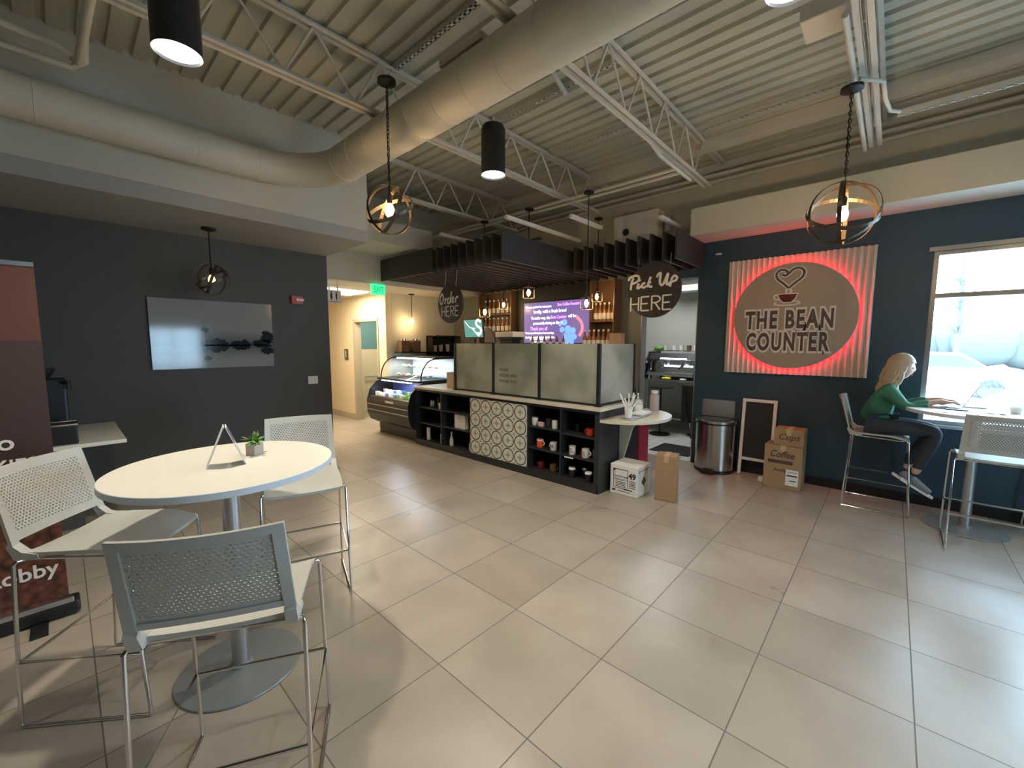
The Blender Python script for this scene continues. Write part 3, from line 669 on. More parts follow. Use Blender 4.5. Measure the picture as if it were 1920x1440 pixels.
for y, x, r, h, l in ((5.45, 3.95, .032, .20, 'pale paper tube on the bottom shelf of the leftmost cubby'), (5.075, 3.93, .028, .15, 'small white canister on the bottom shelf by the divider')):
    tag(obj('paper_tube', B().lathe([(0, .097), (r, .097), (r, .097+h), (0, .097+h)], (x, y), 18), 'ceramic'), l, 'canister')
for y, l in ((4.86, 'clear glass bottle on the bottom shelf, left of the tile panel'), (4.42, 'clear glass bottle on the bottom shelf hard against the tile panel')):
    tag(obj('glass_bottle', B().lathe([(0, .097), (.03, .097), (.03, .19), (.012, .24), (.012, .30), (.016, .31), (0, .31)], (3.94, y), 18), 'clearbottle'), l, 'bottle', 'glass bottles in the cubbies')

# ------------------------------------------------------------------ refrigerated display case
t = thing('display_case', 'curved black refrigerated display case with lit shelves at the counter end', 'display case', (4.3, 6.35, 0))
Y0, Y1 = 5.72, 7.02
obj('base', B().box(3.96, 4.78, Y0+.01, 6.98, 0, .2), 'black', t)
body = [(3.93, .2), (3.80, .27), (3.745, .40), (3.735, .62), (3.775, .70), (3.80, .70), (3.86, .68), (4.3, .60), (4.3, .20)]
obj('lower_body', B().prism(body, 1, Y0, Y1), 'black', t)
obj('end_cheek', B().prism([(3.93, .2), (3.80, .27), (3.745, .40), (3.735, .62), (3.80, .82), (3.93, .95), (4.15, 1.02), (4.78, 1.02), (4.78, .2)], 1, Y0-.012, Y0), 'black', t)
obj('end_cheek', B().prism([(3.93, .2), (3.80, .27), (3.745, .40), (3.735, .62), (3.80, .82), (3.93, .95), (4.15, 1.02), (4.78, 1.02), (4.78, .2)], 1, Y1, Y1+.012), 'black', t)
for z, x in ((.56, 3.732), (.46, 3.738)): obj('trim_strip', B().box(x-.004, x+.006, Y0, Y1, z-.005, z+.005), 'alu', t)
obj('sill', B().prism([(3.765, .695), (3.79, .715), (3.86, .70), (3.86, .69)], 1, Y0, Y1), 'chrome', t)
obj('deck', B().box(3.95, 4.78, Y0, Y1, .985, 1.02).box(4.74, 4.78, Y0, Y1, .2, 1.40), 'black', t)
obj('lower_back', B().box(4.28, 4.30, Y0, Y1, .6, .985), mat('case_interior_blue', (.05, .07, .24), .4), t)
obj('front_glass', B().grid([[(3.80+.0*0, Y0+.01, .715), (3.80, Y1-.01, .715)], [(3.84, Y0+.01, .83), (3.84, Y1-.01, .83)], [(3.95, Y0+.01, .97), (3.95, Y1-.01, .97)]]), 'glass', t)
obj('lower_light_bar', B().box(3.97, 4.0, Y0+.25, Y1-.12, .965, .983), 'coolled', t)
# upper curved glass
arc = [(4.02+.0, 1.02)]+[(4.32-.30*math.cos(a), 1.02+.36*math.sin(a)) for a in [PI/2*i/10 for i in range(1, 11)]]+[(4.75, 1.385)]
obj('curved_glass', B().grid([[(p[0], Y0+.03, p[1]), (p[0], Y1-.03, p[1])] for p in arc]), 'glass', t)
for y in (Y0+.02, Y1-.02):
    rib = B().tube([(p[0], y, p[1]) for p in arc], .011, 6); obj('glass_rim', rib, 'black', t)
obj('end_glass', B().add([(p[0], Y0+.03, p[1]) for p in arc]+[(4.75, Y0+.03, 1.02)], [tuple(range(len(arc)+1))]), 'glass', t)
obj('top_cap', B().box(4.30, 4.78, Y0, Y1, 1.385, 1.41, .006), 'black', t)
obj('upper_light_bar', B().box(4.30, 4.34, Y0+.12, Y1-.12, 1.362, 1.382), 'coolled', t)
for z, x in ((1.20, 4.26), (1.045, 4.08)): obj('glass_shelf', B().box(x, 4.72, Y0+.04, Y1-.04, z, z+.008), 'glass', t)
obj('upper_back', B().box(4.72, 4.74, Y0+.02, Y1-.02, 1.02, 1.385), mat('case_back_white', (.70, .80, .92), .3), t)
light('case_light', 'AREA', (4.42, 6.37, 1.355), 14, (.75, .87, 1), 1.1, (0, 0, PI/2), sizey=.06)
light('case_light', 'AREA', (4.02, 6.37, .955), 7, (.7, .82, 1), 1.0, (0, .3, PI/2), sizey=.05)
def rnd(a, b): return random.uniform(a, b)
cols = ['ceramic', 'orange', 'lightwood', 'ceramic', 'pink', 'lightwood']
for k, (z, xa) in enumerate(((1.209, 4.42), (1.054, 4.30))):
    for i in range(7):
        y = Y0+.14+i*.165
        t = thing('pastry_plate', ('pastry on a pale plate on the %s glass shelf of the display case' % ('upper', 'lower')[k]), 'plate', (xa, y, z), 'pastry plates in the display case')
        obj('plate', B().lathe([(0, z), (.035, z), (.062, z+.008), (.0, z+.004)], (xa, y), 18), 'ceramic', t)
        obj('pastry', B().sphere((xa, y, z+.024), .036, 12, (1, 1.2, .55)), cols[(i+k*2) % 6], t)
m_pack = [mat('pack_green', (.05, .40, .10), .4), mat('pack_white', (.75, .78, .85), .4), mat('pack_lime', (.25, .55, .10), .4), mat('pack_blue', (.10, .18, .55), .4)]
for r_ in range(2):
    for i in range(14):
        y = Y0+.06+i*.088; z = .705 + r_*.0 if r_ == 0 else .70; x = 3.90+r_*.16
        c = (0, 2, 0, 2, 1, 0, 3, 1, 1, 3, 1, 1, 1, 1)[i]
        tag(obj('drink_carton', B().box(x-.03, x+.03, y-.034, y+.034, .695 if r_ == 0 else .675, (.765 if r_ == 0 else .80)+rnd(-.01, .01), .006), m_pack[c]),
            ('front' if r_ == 0 else 'rear')+' row '+('green', 'white', 'lime green', 'blue')[c]+' packet in the open lower part of the display case', 'packet', 'packets in the lower display case')
b = B(); b.box(3.7365, 3.739, 6.15, 6.40, .60, .66); tag(obj('shelf_label', b, 'alu'), 'small grey label on the front of the display case', 'label')
# wall shelf behind the case with cups
tag(obj('wall_shelf', B().box(4.40, 5.88, 6.90, 7.13, 1.455, 1.475).box(5.15, 5.88, 7.10, 7.135, 1.2, 1.80).box(5.15, 5.17, 6.92, 7.13, 1.475, 1.80).box(5.15, 5.88, 6.92, 7.13, 1.78, 1.80), 'black'), 'black shelf unit on the wall behind the display case', 'shelf')
for i, x in enumerate((4.52, 4.78)):
    t = thing('bulk_jar', ('brown filled square jar, left one on the black wall shelf', 'brown filled square jar, right one on the black wall shelf')[i], 'jar', (x, 7.0, 1.475), 'square jars on the wall shelf')
    obj('jar', B().box(x-.09, x+.09, 6.93, 7.09, 1.476, 1.70, .012), 'wood', t); obj('lid', B().lathe([(0, 1.70), (.06, 1.70), (.06, 1.73), (0, 1.735)], (x, 7.01), 18), 'chrome', t)
for i, x in enumerate((5.25, 5.40, 5.58)):
    t = thing('paper_cup_stack', ('white paper cup, leftmost of the three on the black wall shelf', 'white paper cup, middle of the three on the black wall shelf', 'white paper cup, rightmost of the three on the black wall shelf')[i], 'cup', (x, 6.98, 1.475), 'paper cups on the wall shelf')
    obj('cup', B().lathe([(0, 1.476), (.034, 1.476), (.046, 1.59+.01*i), (0, 1.59+.01*i)], (x, 6.98), 18), 'ceramic', t); obj('lid', B().lathe([(.0, 1.59+.01*i), (.049, 1.59+.01*i), (.047, 1.605+.01*i), (0, 1.605+.01*i)], (x, 6.98), 18), 'paper', t)
for i in range(3):
    tag(obj('napkin_pack', B().box(5.24+i*.2, 5.38+i*.2, 6.95, 7.08, 1.801, 1.815, .003), 'card'), ('brown napkin pack, leftmost on top of the black shelf unit', 'brown napkin pack in the middle on top of the black shelf unit', 'brown napkin pack, rightmost on top of the black shelf unit')[i], 'napkins', 'napkin packs')
tag(obj('tip_box', B().box(4.05, 4.2, 4.93, 5.10, .96, 1.20, .004), 'lightwood'), 'small light wooden box on the worktop left of the frosted screen', 'box')

# POS screens and printer behind the partition
t = thing('customer_display', 'teal customer display with a white letter, above the frosted screen', 'monitor', (4.6, 5.08, .96))
obj('stand', B().tube([(4.64, 5.08, .96), (4.64, 5.08, 1.72)], .02).box(4.52, 4.76, 4.96, 5.2, .96, .975), 'black', t)
mt = Matrix.Translation((4.6, 5.08, 1.89)) @ Matrix.Rotation(-.12, 4, 'Y')
obj('screen_body', B().box(-.0, .03, -.235, .235, -.16, .16, .006, mt), 'black', t)
obj('screen', B().box(-.003, -.0005, -.215, .215, -.14, .14, 0, mt), mat('teal_screen', (.06, .22, .22), .3, emis=(.12, .42, .42), es=.55), t)
b = B(); s_m = mt @ wx(-.0045, 0, 0)
stroke(b, [(.19, .10), (.13, .135), (.08, .09), (.10, .04), (.17, .0), (.18, -.05), (.13, -.10), (.09, -.07)], .02, s_m, depth=.1)
stroke(b, [(-.19, .12), (-.08, .02), (.05, .0)], .006, s_m, depth=.1); stroke(b, [(-.02, .0), (.12, -.13)], .01, s_m, depth=.1)
obj('letter', b, mat('white_screen_mark', (1, 1, 1), .4, emis=(.9, 1, 1), es=1.3), t)
t = thing('register_monitor', 'grey back of a register monitor right of the teal display', 'monitor', (4.6, 4.70, .96))
obj('stand', B().tube([(4.66, 4.68, .96), (4.66, 4.68, 1.70)], .02), 'black', t)
obj('screen_body', B().prism([(4.80, 1.66), (4.56, 1.66), (4.58, 1.76), (4.72, 1.90), (4.78, 1.90)], 0, 4.58, 4.61), 'darkceramic', t)
t = thing('receipt_printer', 'cream receipt printer box above the second frosted pane', 'printer', (4.55, 4.24, .96))
obj('stand', B().box(4.48, 4.66, 4.12, 4.36, .96, 1.70, .006), 'black', t); obj('cover', B().box(4.44, 4.70, 4.06, 4.42, 1.74, 1.82, .01), 'ceramic', t); obj('body', B().box(4.46, 4.68, 4.09, 4.39, 1.70, 1.74), 'black', t)

# ------------------------------------------------------------------ back bar: shelves, bottles, menu screen
tag(obj('menu_wall_board', B().box(5.78, 5.89, 3.56, 5.17, 1.0, 2.62, .004), 'black'), 'black board behind the menu screen', 'board')
t = thing('menu_screen', 'lit purple menu screen with white writing on the back wall of the bar', 'television', (5.75, 4.27, 2.0))
obj('bezel', B().box(5.735, 5.778, 3.56, 4.98, 1.64, 2.38, .006), 'black', t)
obj('screen', B().box(5.731, 5.7345, 3.58, 4.96, 1.66, 2.36), mat('purple_screen', (.03, .02, .06), .3, emis=(.20, .13, .36), es=.95), t)
mw = mat('screen_text_white', (.8, .85, 1), .4, emis=(.75, .8, 1), es=1.7); mp = mat('screen_text_violet', (.6, .3, 1), .4, emis=(.62, .26, 1), es=1.7)
X0 = 5.7305
def sline(s, size, y, z, m, sx, al='LEFT'):
    q = B(); text(q, s, size, wx(X0, y, z), .0004, .002, align=al, sx=sx); obj('writing_line', q, m, t)
for a in (('We are excited to announce', .062, 4.93, 2.285, mw, .8), ('Bon Coffee Roasters', .066, 4.22, 2.30, mp, .82), ('locally, with a fresh brew!', .08, 4.74, 2.20, mw, .85),
          ('To make way, the', .072, 4.80, 2.09, mw, .82), ('Bean Counter', .072, 4.36, 2.095, mp, .8), ('will be', .072, 4.0, 2.10, mw, .82), ('permanently closing on May 10', .066, 4.75, 2.0, mw, .78),
          ('Thank you all', .085, 4.82, 1.905, mp, .85), ('We have loved being part of your mornings', .05, 4.93, 1.83, mw, .72), ('Questions about gift cards and loyalty points', .05, 4.93, 1.755, mw, .72),
          ('can be answered at the bar', .045, 4.82, 1.72, mw, .75), ('See you at the counter', .04, 4.75, 1.68, mw, .75)): sline(*a)
b = B()
for cx, cz, r_ in ((.02, -.02, .07), (.12, -.04, .055), (-.10, -.02, .05), (-.05, .10, .055), (.06, -.15, .07), (-.04, -.13, .055), (.15, -.14, .05), (-.14, .07, .035), (.0, -.215, .06), (.10, -.225, .045)): b.lathe([(0, 0), (r_, 0), (0, .0005)], (cx, cz), 16, wx(5.7302, 4.02, 1.90))
obj('picture_blue', b, mat('screen_blue', (.2, .4, 1), .4, emis=(.22, .48, 1), es=.9), t)
b = B(); stroke(b, [(.17, .17), (.28, .06), (.30, -.06), (.24, -.16)], .026, wx(5.7302, 4.02, 1.93), depth=.03); obj('picture_red', b, mat('screen_red', (1, .3, .4), .4, emis=(.9, .25, .38), es=.9), t)
# two bottle shelves either side of the screen
def bottle_shelf(name, label, y0, y1, zs):
    t = thing(name, label, 'shelf', (5.8, (y0+y1)/2, 1.0))
    obj('back_board', B().box(5.87, 5.89, y0, y1, 1.0, 2.62), 'wood', t)
    for y in (y0, y1-.02): obj('side', B().box(5.66, 5.87, y, y+.02, 1.0, 2.62), 'wood', t)
    for z in zs: obj('shelf', B().box(5.66, 5.87, y0+.02, y1-.02, z-.02, z), 'wood', t)
bottle_shelf('bottle_shelf', 'brown wooden bottle shelf left of the menu screen', 5.22, 6.1, (1.55, 1.86, 2.2))
bottle_shelf('bottle_shelf', 'brown wooden bottle shelf right of the menu screen', 3.12, 3.55, (1.55, 2.0))
bt = thing('syrup_bottle', 'amber syrup bottle standing on the left bar shelf', 'bottle', (0, 0, 0), 'syrup bottles on the bar shelves')
obj('bottle', B().lathe([(0, 0), (.034, 0), (.036, .01), (.036, .15), (.014, .20), (.013, .25), (.0, .25)], (0, 0), 14), 'glassbottle', bt)
obj('label', B().lathe([(.0366, .03), (.0366, .12)], (0, 0), 14), 'ceramic', bt); obj('cap', B().lathe([(0, .25), (.017, .25), (.017, .28), (0, .285)], (0, 0), 12), 'ceramic', bt)
first = True
for z, nm in ((1.86, 'middle'), (2.2, 'top')):
    for i in range(7):
        lab = 'amber syrup bottle in the %s row of the shelf left of the menu screen' % nm
        if first: bt.location = (5.76, 5.30, z); bt['label'] = lab; first = False
        else: dup(bt, (5.76, 5.30+i*.115, z), label=lab)
struct_counter = tag(obj('back_counter', B().box(5.30, 5.88, 2.86, 6.9, 0, .92).box(5.27, 5.88, 2.84, 6.9, .92, .96), 'cab'), 'dark back counter along the rear wall of the bar', 'counter')
tag(obj('bottle_rack', B().box(5.46, 5.64, 2.88, 4.9, 1.56, 1.58).box(5.46, 5.48, 2.88, 2.9, .96, 1.56).box(5.46, 5.48, 4.88, 4.9, .96, 1.56).box(5.62, 5.64, 2.88, 2.9, .96, 1.56).box(5.62, 5.64, 4.88, 4.9, .96, 1.56), 'satin'), 'narrow black rack on the back counter under the menu screen', 'rack')
for i in range(6):
    dup(bt, (5.56, 3.56-i*.082, 1.581), label='amber syrup bottle in the row right of the menu screen, above the frosted corner pane')
for i in range(6):
    b = dup(bt, (5.56, 4.62-i*.13, 1.5801), label='dark bottle neck in the row just under the menu screen', scale=.8)
for i in range(5):
    dup(bt, (5.76, 3.18+i*.078, 2.0), label='amber syrup bottle on the upper shelf between the screen and the pick up sign')
tag(obj('cream_box', B().box(5.48, 5.60, 2.90, 3.09, 1.581, 1.80, .004), 'lightwood'), 'cream box at the right end of the bottle row, above the corner pane', 'box')

# ------------------------------------------------------------------ round hanging signs
def disc_sign(name, label, x, y, z, R, wires):
    t = thing(name, label, 'sign', (x, y, z), 'round hanging signs')
    vs = B().lathe([(0, -.012), (R, -.012), (R, .012), (0, .012)], (0, 0), 48, wx(x, y, z)); obj('disc', vs, 'slat', t)
    for yy, zt in wires: obj('wire', B().tube([(x, yy, z+math.sqrt(max(R*R-(yy-y)**2, .001))-.01), (x+.03, yy, zt)], .0035, 6), 'alu', t)
    return t
def hand(b, letters, mtx, w): 
    for L in letters:
        if len(L) == 1: b.sphere((0, 0, 0), w*1.3, 8, mtx=mtx @ Matrix.Translation((L[0][0], L[0][1], 0)))
        else: stroke(b, L, w, mtx, 4)
pk = disc_sign('hanging_sign', 'round black hanging sign reading Pick Up HERE in white', 4.93, 2.19, 2.30, .335, ((2.40, 2.70), (2.0, 2.72)))
b = B(); m = wx(4.916, 2.215, 2.285) @ Matrix.Diagonal((1.22, 1.12, 1, 1))
PICK = [[(-.245, .135), (-.235, .165), (-.17, .185), (-.135, .165), (-.14, .125), (-.19, .10), (-.22, .10)], [(-.195, .16), (-.215, .10), (-.22, .03)],
        [(-.135, .095), (-.15, .05), (-.13, .045), (-.11, .07)], [(-.125, .13)], [(-.065, .09), (-.09, .09), (-.10, .06), (-.08, .045), (-.055, .06)],
        [(-.01, .155), (-.045, .045)], [(-.005, .10), (-.035, .08), (-.015, .05), (.01, .05)],
        [(.055, .14), (.065, .17), (.09, .18), (.085, .10), (.095, .06), (.12, .065), (.155, .15), (.165, .175)], [(.165, .17), (.15, .08), (.165, .055), (.185, .08)],
        [(.205, .125), (.185, .03)], [(.20, .11), (.225, .14), (.25, .12), (.24, .09), (.205, .08)]]
hand(b, PICK, m, .0125); obj('lettering', b, 'paper', pk, 'script words Pick Up'); b = B()
HERE = lambda x0, y0, h, w, g: sum([[[(x0, y0), (x0, y0+h)], [(x0+w, y0), (x0+w, y0+h)], [(x0, y0+h/2), (x0+w, y0+h/2)]],
    [[(x0+g, y0), (x0+g, y0+h)], [(x0+g, y0+h), (x0+g+w, y0+h)], [(x0+g, y0+h*.5), (x0+g+w*.8, y0+h*.5)], [(x0+g, y0), (x0+g+w, y0)]],
    [[(x0+2*g, y0), (x0+2*g, y0+h)], [(x0+2*g, y0+h), (x0+2*g+w*.75, y0+h*.97), (x0+2*g+w, y0+h*.77), (x0+2*g+w*.7, y0+h*.56), (x0+2*g, y0+h*.53)], [(x0+2*g+w*.4, y0+h*.53), (x0+2*g+w, y0)]],
    [[(x0+3*g, y0), (x0+3*g, y0+h)], [(x0+3*g, y0+h), (x0+3*g+w, y0+h)], [(x0+3*g, y0+h*.5), (x0+3*g+w*.8, y0+h*.5)], [(x0+3*g, y0), (x0+3*g+w, y0)]]], [])
def block(b, segs, m, w):
    for L in segs: stroke(b, L, w, m, 3 if len(L) > 2 else 1)
block(b, HERE(-.215, -.205, .15, .085, .112), m, .0085)
obj('lettering', b, 'paper', pk)
od = disc_sign('hanging_sign', 'round black hanging sign reading Order HERE in white', 3.74, 4.60, 2.195, .265, ((4.72, 2.70), (4.48, 2.70)))
b = B(); m = wx(3.727, 4.60, 2.19) @ Matrix.Diagonal((1.15, 1.12, 1, 1))
ORD = [[(-.15, .14), (-.185, .10), (-.185, .03), (-.16, .01), (-.13, .05), (-.125, .11), (-.15, .14), (-.165, .10)], [(-.10, .075), (-.085, .05), (-.095, .01)], [(-.085, .055), (-.055, .08)],
       [(.0, .075), (-.035, .07), (-.04, .02), (-.01, .015), (.01, .05)], [(.035, .155), (.01, .015)], [(.045, .045), (.075, .06), (.065, .085), (.045, .06), (.05, .02), (.08, .025)], [(.115, .075), (.105, .015)], [(.11, .05), (.135, .085), (.155, .07)]]
hand(b, ORD, m, .0105); obj('lettering', b, 'paper', od, 'script word Order'); b = B(); block(b, HERE(-.155, -.145, .12, .06, .085), m, .0065)
obj('lettering', b, 'paper', od)

# ------------------------------------------------------------------ the red lit wall sign
t = thing('wall_sign', 'white corrugated square with a round brown sign lit red from behind, reading THE BEAN COUNTER', 'sign', (5.88, .9, 1.98))
rows = []; nn = 25*8
for zz in (1.285, 2.685):
    rows.append([(5.862-.020*math.sin(2*PI*25*i/nn), .19+1.42*i/nn, zz) for i in range(nn+1)])
cb = B().grid(rows); cb.box(5.88, 5.897, .19, 1.61, 1.285, 2.685)
obj('corrugated_panel', cb, 'corr', t)
obj('disc', B().lathe([(0, -.006), (.605, -.006), (.61, 0), (.605, .006), (0, .006)], (0, 0), 96, wx(5.795, .90, 1.975)), 'sign', t)
obj('standoff', B().lathe([(0, -.075), (.3, -.075), (.3, -.01), (0, -.01)], (0, 0), 32, wx(5.795, .90, 1.975)), 'sign', t)
ring = B().tube([(0.565*math.cos(a*PI/48), .565*math.sin(a*PI/48), -.022) for a in range(96)], .006, 6, close=True, mtx=wx(5.795, .90, 1.975))
obj('led_strip', ring, 'led', t, 'glowing red light strip behind the disc')
SX = 5.7885
w = B(); dk = B()
def tline(s, z, size, wid, y=.90):
    text(w, s, size, wx(SX, y, z), .0015, .036, fit=wid+.03, spacing=1.22); text(dk, s, size, wx(SX-.002, y, z), .0015, .0105, fit=wid, spacing=1.22)
tline('THE BEAN', 1.925, .285, .87, .935); obj('lettering', dk, 'signdark', t); dk = B(); tline('COUNTER', 1.665, .285, .83, .945); obj('lettering', dk, 'signdark', t); dk = B()
# cup, saucer and heart-shaped steam in outline
ml = wx(SX, .94, 2.30) @ Matrix.Diagonal((.95, .86, 1, 1))
HS = [(-.005, -.005), (-.06, .06), (-.125, .13), (-.14, .20), (-.10, .245), (-.045, .235), (-.02, .19), (-.045, .165), (-.075, .18)]
HS2 = [(-.005, -.005), (.06, .06), (.13, .13), (.145, .20), (.105, .25), (.045, .245), (.0, .205), (-.02, .18)]
HS3 = [(-.005, -.005), (-.03, -.035), (-.025, -.07), (0, -.09)]; HS4 = [(-.005, -.005), (.022, -.035), (.018, -.07), (0, -.09)]
for L in (HS, HS2): stroke(w, L, .026, ml, depth=.06); stroke(dk, L, .014, Matrix.Translation((-.0025, 0, 0)) @ ml, depth=.06)
for L in (HS3, HS4): stroke(w, L, .012, ml, depth=.1)
cupp = [(-.115, -.10), (.115, -.10), (.085, -.165), (.045, -.205), (-.045, -.205), (-.085, -.165)]
mm = wx(SX, .95, 2.312) @ Matrix.Diagonal((.82, .86, 1, 1))
w.prism([(-.13, -.088), (.13, -.088), (.10, -.17), (.05, -.218), (-.05, -.218), (-.10, -.17)], 2, 0, .002, mm)
cupb = B().prism(cupp, 2, .0022, .004, mm)
stroke(w, [(-.10, -.11), (-.15, -.105), (-.165, -.135), (-.14, -.165), (-.09, -.165)], .010, mm, depth=.1)
stroke(w, [(-.13, -.20), (-.16, -.225), (-.08, -.245), (.06, -.245), (.15, -.225), (.12, -.20), (.06, -.195)], .009, mm, depth=.1)
obj('outline', w, 'signwhite', t, 'pale outline of the lettering and logo'); obj('steam_emblem', dk, 'signdark', t); obj('cup_emblem', cupb, 'maroon', t)
tag(obj('wall_sensor', B().box(5.87, 5.899, 1.72, 1.79, 2.80, 2.82, .003), 'paper'), 'tiny white sensor high on the blue wall left of the sign', 'sensor')

# ------------------------------------------------------------------ things on the dark left wall
t = thing('wall_picture', 'glossy black and white picture of trees mirrored in a misty lake', 'picture', (1.27, 5.9, 1.75))
px0, px1, pz0, pz1 = .667, 1.866, 1.354, 2.134
pm = mat('picture_mist', (.20, .20, .20), .08, spec=.5); kk = NT(pm); bb = pm.node_tree.nodes['Principled BSDF']
tc = kk.n('ShaderNodeTexCoord'); sp = kk.n('ShaderNodeSeparateXYZ'); kk.l(tc.outputs['Object'], sp.inputs[0])
no = kk.n('ShaderNodeTexNoise'); no.inputs['Scale'].default_value = 3; kk.l(tc.outputs['Object'], no.inputs[0])
# misty far bank: a soft dark band along the waterline
dz = kk.math('ABSOLUTE', kk.math('SUBTRACT', sp.outputs[2], 1.625-1.75)); band = kk.math('SUBTRACT', 1, kk.math('MINIMUM', 1, kk.math('MULTIPLY', dz, kk.math('ADD', 3.5, kk.math('MULTIPLY', no.outputs['Fac'], 5)))))
kk.l(kk.mix(kk.math('MULTIPLY', band, .8), (.30, .295, .285), (.045, .046, .048)), bb.inputs['Base Color'])
obj('print', B().box(px0, px1, 5.890, 5.908, pz0, pz1), pm, t)
b = B(); random.seed(3)
def blob(cx, cz, rx, rz, k=.22, n=34):
    q = [(cx+rx*(1+rnd(-k, k))*math.cos(2*PI*a/n), cz+rz*(1+rnd(-k, k))*math.sin(2*PI*a/n)) for a in range(n)]
    b.prism(q, 1, 5.8893, 5.8897)
blob(1.265, 1.62, .125, .075); blob(1.51, 1.62, .11, .062); blob(1.157, 1.80, .035, .028); blob(1.165, 1.465, .035, .025); blob(1.80, 1.72, .075, .07, .3); blob(1.74, 1.64, .11, .05, .3); blob(1.80, 1.55, .075, .045, .3)
b.box(1.12, 1.80, 5.8893, 5.8897, 1.613, 1.627); b.box(1.160, 1.166, 5.8893, 5.8897, 1.48, 1.79)
obj('tree_shapes', b, mat('picture_dark', (.010, .011, .013), .1, spec=.5), t)
obj('backing', B().box(px0+.02, px1-.02, 5.908, 5.919, pz0+.02, pz1-.02), 'black', t)
t = thing('light_switch', 'cream double light switch near the end of the dark wall', 'switch', (2.355, 5.91, 1.13))
obj('plate', B().box(2.29, 2.42, 5.910, 5.92, 1.083, 1.19, .003), 'laminate', t)
for x in (2.33, 2.38): obj('rocker', B().box(x-.016, x+.016, 5.905, 5.911, 1.105, 1.168, .002), 'ceramic', t)
t = thing('fire_alarm', 'red fire alarm with a white strobe high on the dark wall', 'alarm', (2.18, 5.9, 2.22))
obj('body', B().box(2.11, 2.25, 5.87, 5.92, 2.16, 2.27, .006), 'red', t); obj('strobe', B().box(2.16, 2.26, 5.85, 5.872, 2.20, 2.235, .006), 'ceramic', t)
# restroom sign, exit sign, door plaque
t = thing('restroom_sign', 'white hanging sign with two restroom figures at the hall entrance', 'sign', (2.84, 6.42, 2.35))
obj('panel', B().box(2.80, 3.03, 6.40, 6.42, 2.26, 2.46, .003), 'paper', t)
obj('hanger', B().box(2.84, 2.86, 6.405, 6.415, 2.46, 2.6).box(2.97, 2.99, 6.405, 6.415, 2.46, 2.6), 'alu', t)
b = B()
for i, x in enumerate((2.875, 2.955)):
    b.lathe([(0, 0), (.012, 0), (0, .001)], (x, 2.428), 12, wy(0, 6.3995, 0)); b.prism([(x-.014, 2.41), (x+.014, 2.41), (x+(.010 if i else .018), 2.34), (x+.006, 2.31), (x-.006, 2.31), (x-(.010 if i else .018), 2.34)], 1, 6.3985, 6.3995)
b.box(2.83, 3.00, 6.3985, 6.3995, 2.28, 2.288); obj('figures', b, 'ink', t)
t = thing('exit_sign', 'green lit EXIT sign under the header over the hall', 'sign', (3.55, 6.22, 2.5))
obj('housing', B().box(3.44, 3.68, 6.20, 6.24, 2.425, 2.595, .004), mat('exit_face', (.1, .9, .4), .4, emis=(.03, .85, .28), es=1.3), t)
b = B(); text(b, 'EXIT', .135, wy(3.56, 6.1985, 2.505), .001, .002, sx=.62); obj('letters', b, mat('exit_letters', (0, .2, .05), .5, emis=(0, .25, .07), es=1), t)
t = thing('restroom_plaque', 'small grey plaque on the hall wall beside the restroom door', 'sign', (4.22, 8.75, 1.45))
obj('plate', B().box(4.219, 4.23, 8.68, 8.86, 1.28, 1.52), 'alu', t); b = B(); b.lathe([(0, 0), (.02, 0), (0, .001)], (-8.79, 1.46), 12, wx(4.2185, 0, 0)); b.prism([(8.77, 1.44), (8.81, 1.44), (8.80, 1.34), (8.78, 1.34)], 0, 4.2175, 4.2185); obj('figure', b, 'paper', t)

# side counter on the left with a black machine
t = thing('side_counter', 'white topped side counter against the dark wall at the left', 'counter', (-.5, 5.4, 0))
obj('counter_top', B().box(-1.3, .335, 4.77, YD-.001, .80, .832, .005), 'laminate', t); obj('base_cabinet', B().box(-1.25, .05, 5.25, YD-.001, 0, .80), 'dark', t)
t = thing('coffee_grinder', 'tall black coffee machine standing at the back of the side counter', 'coffee machine', (-.08, 5.45, .832))
obj('base', B().box(-.22, .06, 5.30, 5.62, .833, .93, .01), 'black', t); obj('column', B().box(-.20, .02, 5.38, 5.60, .93, 1.33, .02), 'black', t); obj('hopper', B().lathe([(0, 1.33), (.06, 1.33), (.10, 1.40), (.10, 1.42), (0, 1.42)], (-.14, 5.47), 18), 'satin', t)
obj('spout', B().tube([(-.02, 5.40, 1.30), (.03, 5.34, 1.30), (.03, 5.33, 1.24)], .018), 'satin', t)
t = thing('condiment_bin', 'short black bin with a steel rim at the front of the side counter', 'bin', (-.03, 4.93, .832))
obj('body', B().box(-.20, .055, 4.82, 5.04, .833, .99, .01), 'black', t); obj('rim', B().tube([(-.20, 4.82, .992), (.055, 4.82, .992), (.055, 5.04, .992), (-.20, 5.04, .992)], .006, 6, close=True), 'chrome', t)

# roll up banner at the left edge
t = thing('roll_up_banner', 'brown roll up banner stand with white lettering at the left edge', 'banner', (-.5, 3.6, 0))
BX1 = -.066; BX0 = BX1-.85; BY = 3.59
obj('upper_print', B().box(BX0, BX1, BY, BY+.003, 1.66, 2.07), 'bannertop', t); obj('middle_print', B().box(BX0, BX1, BY, BY+.003, .80, 1.66), 'banner', t)
obj('coffee_print', B().box(BX0, BX1, BY, BY+.003, .10, .80), 'beans', t)
obj('top_bar', B().box(BX0, BX1, BY-.006, BY+.01, 2.07, 2.095), 'alu', t)
obj('bottom_bar', B().box(BX0-.01, BX1+.02, BY-.03, BY+.0, .085, .115, .004), 'alu', t); obj('base', B().box(BX0-.02, BX1+.045, BY-.03, BY+.10, .012, .088, .015), 'black', t)
obj('foot', B().box(BX0+.02, BX0+.08, BY-.18, BY+.22, 0, .0115), 'black', t); obj('foot', B().box(BX1-.16, BX1-.09, BY-.18, BY+.22, 0, .0115), 'black', t)
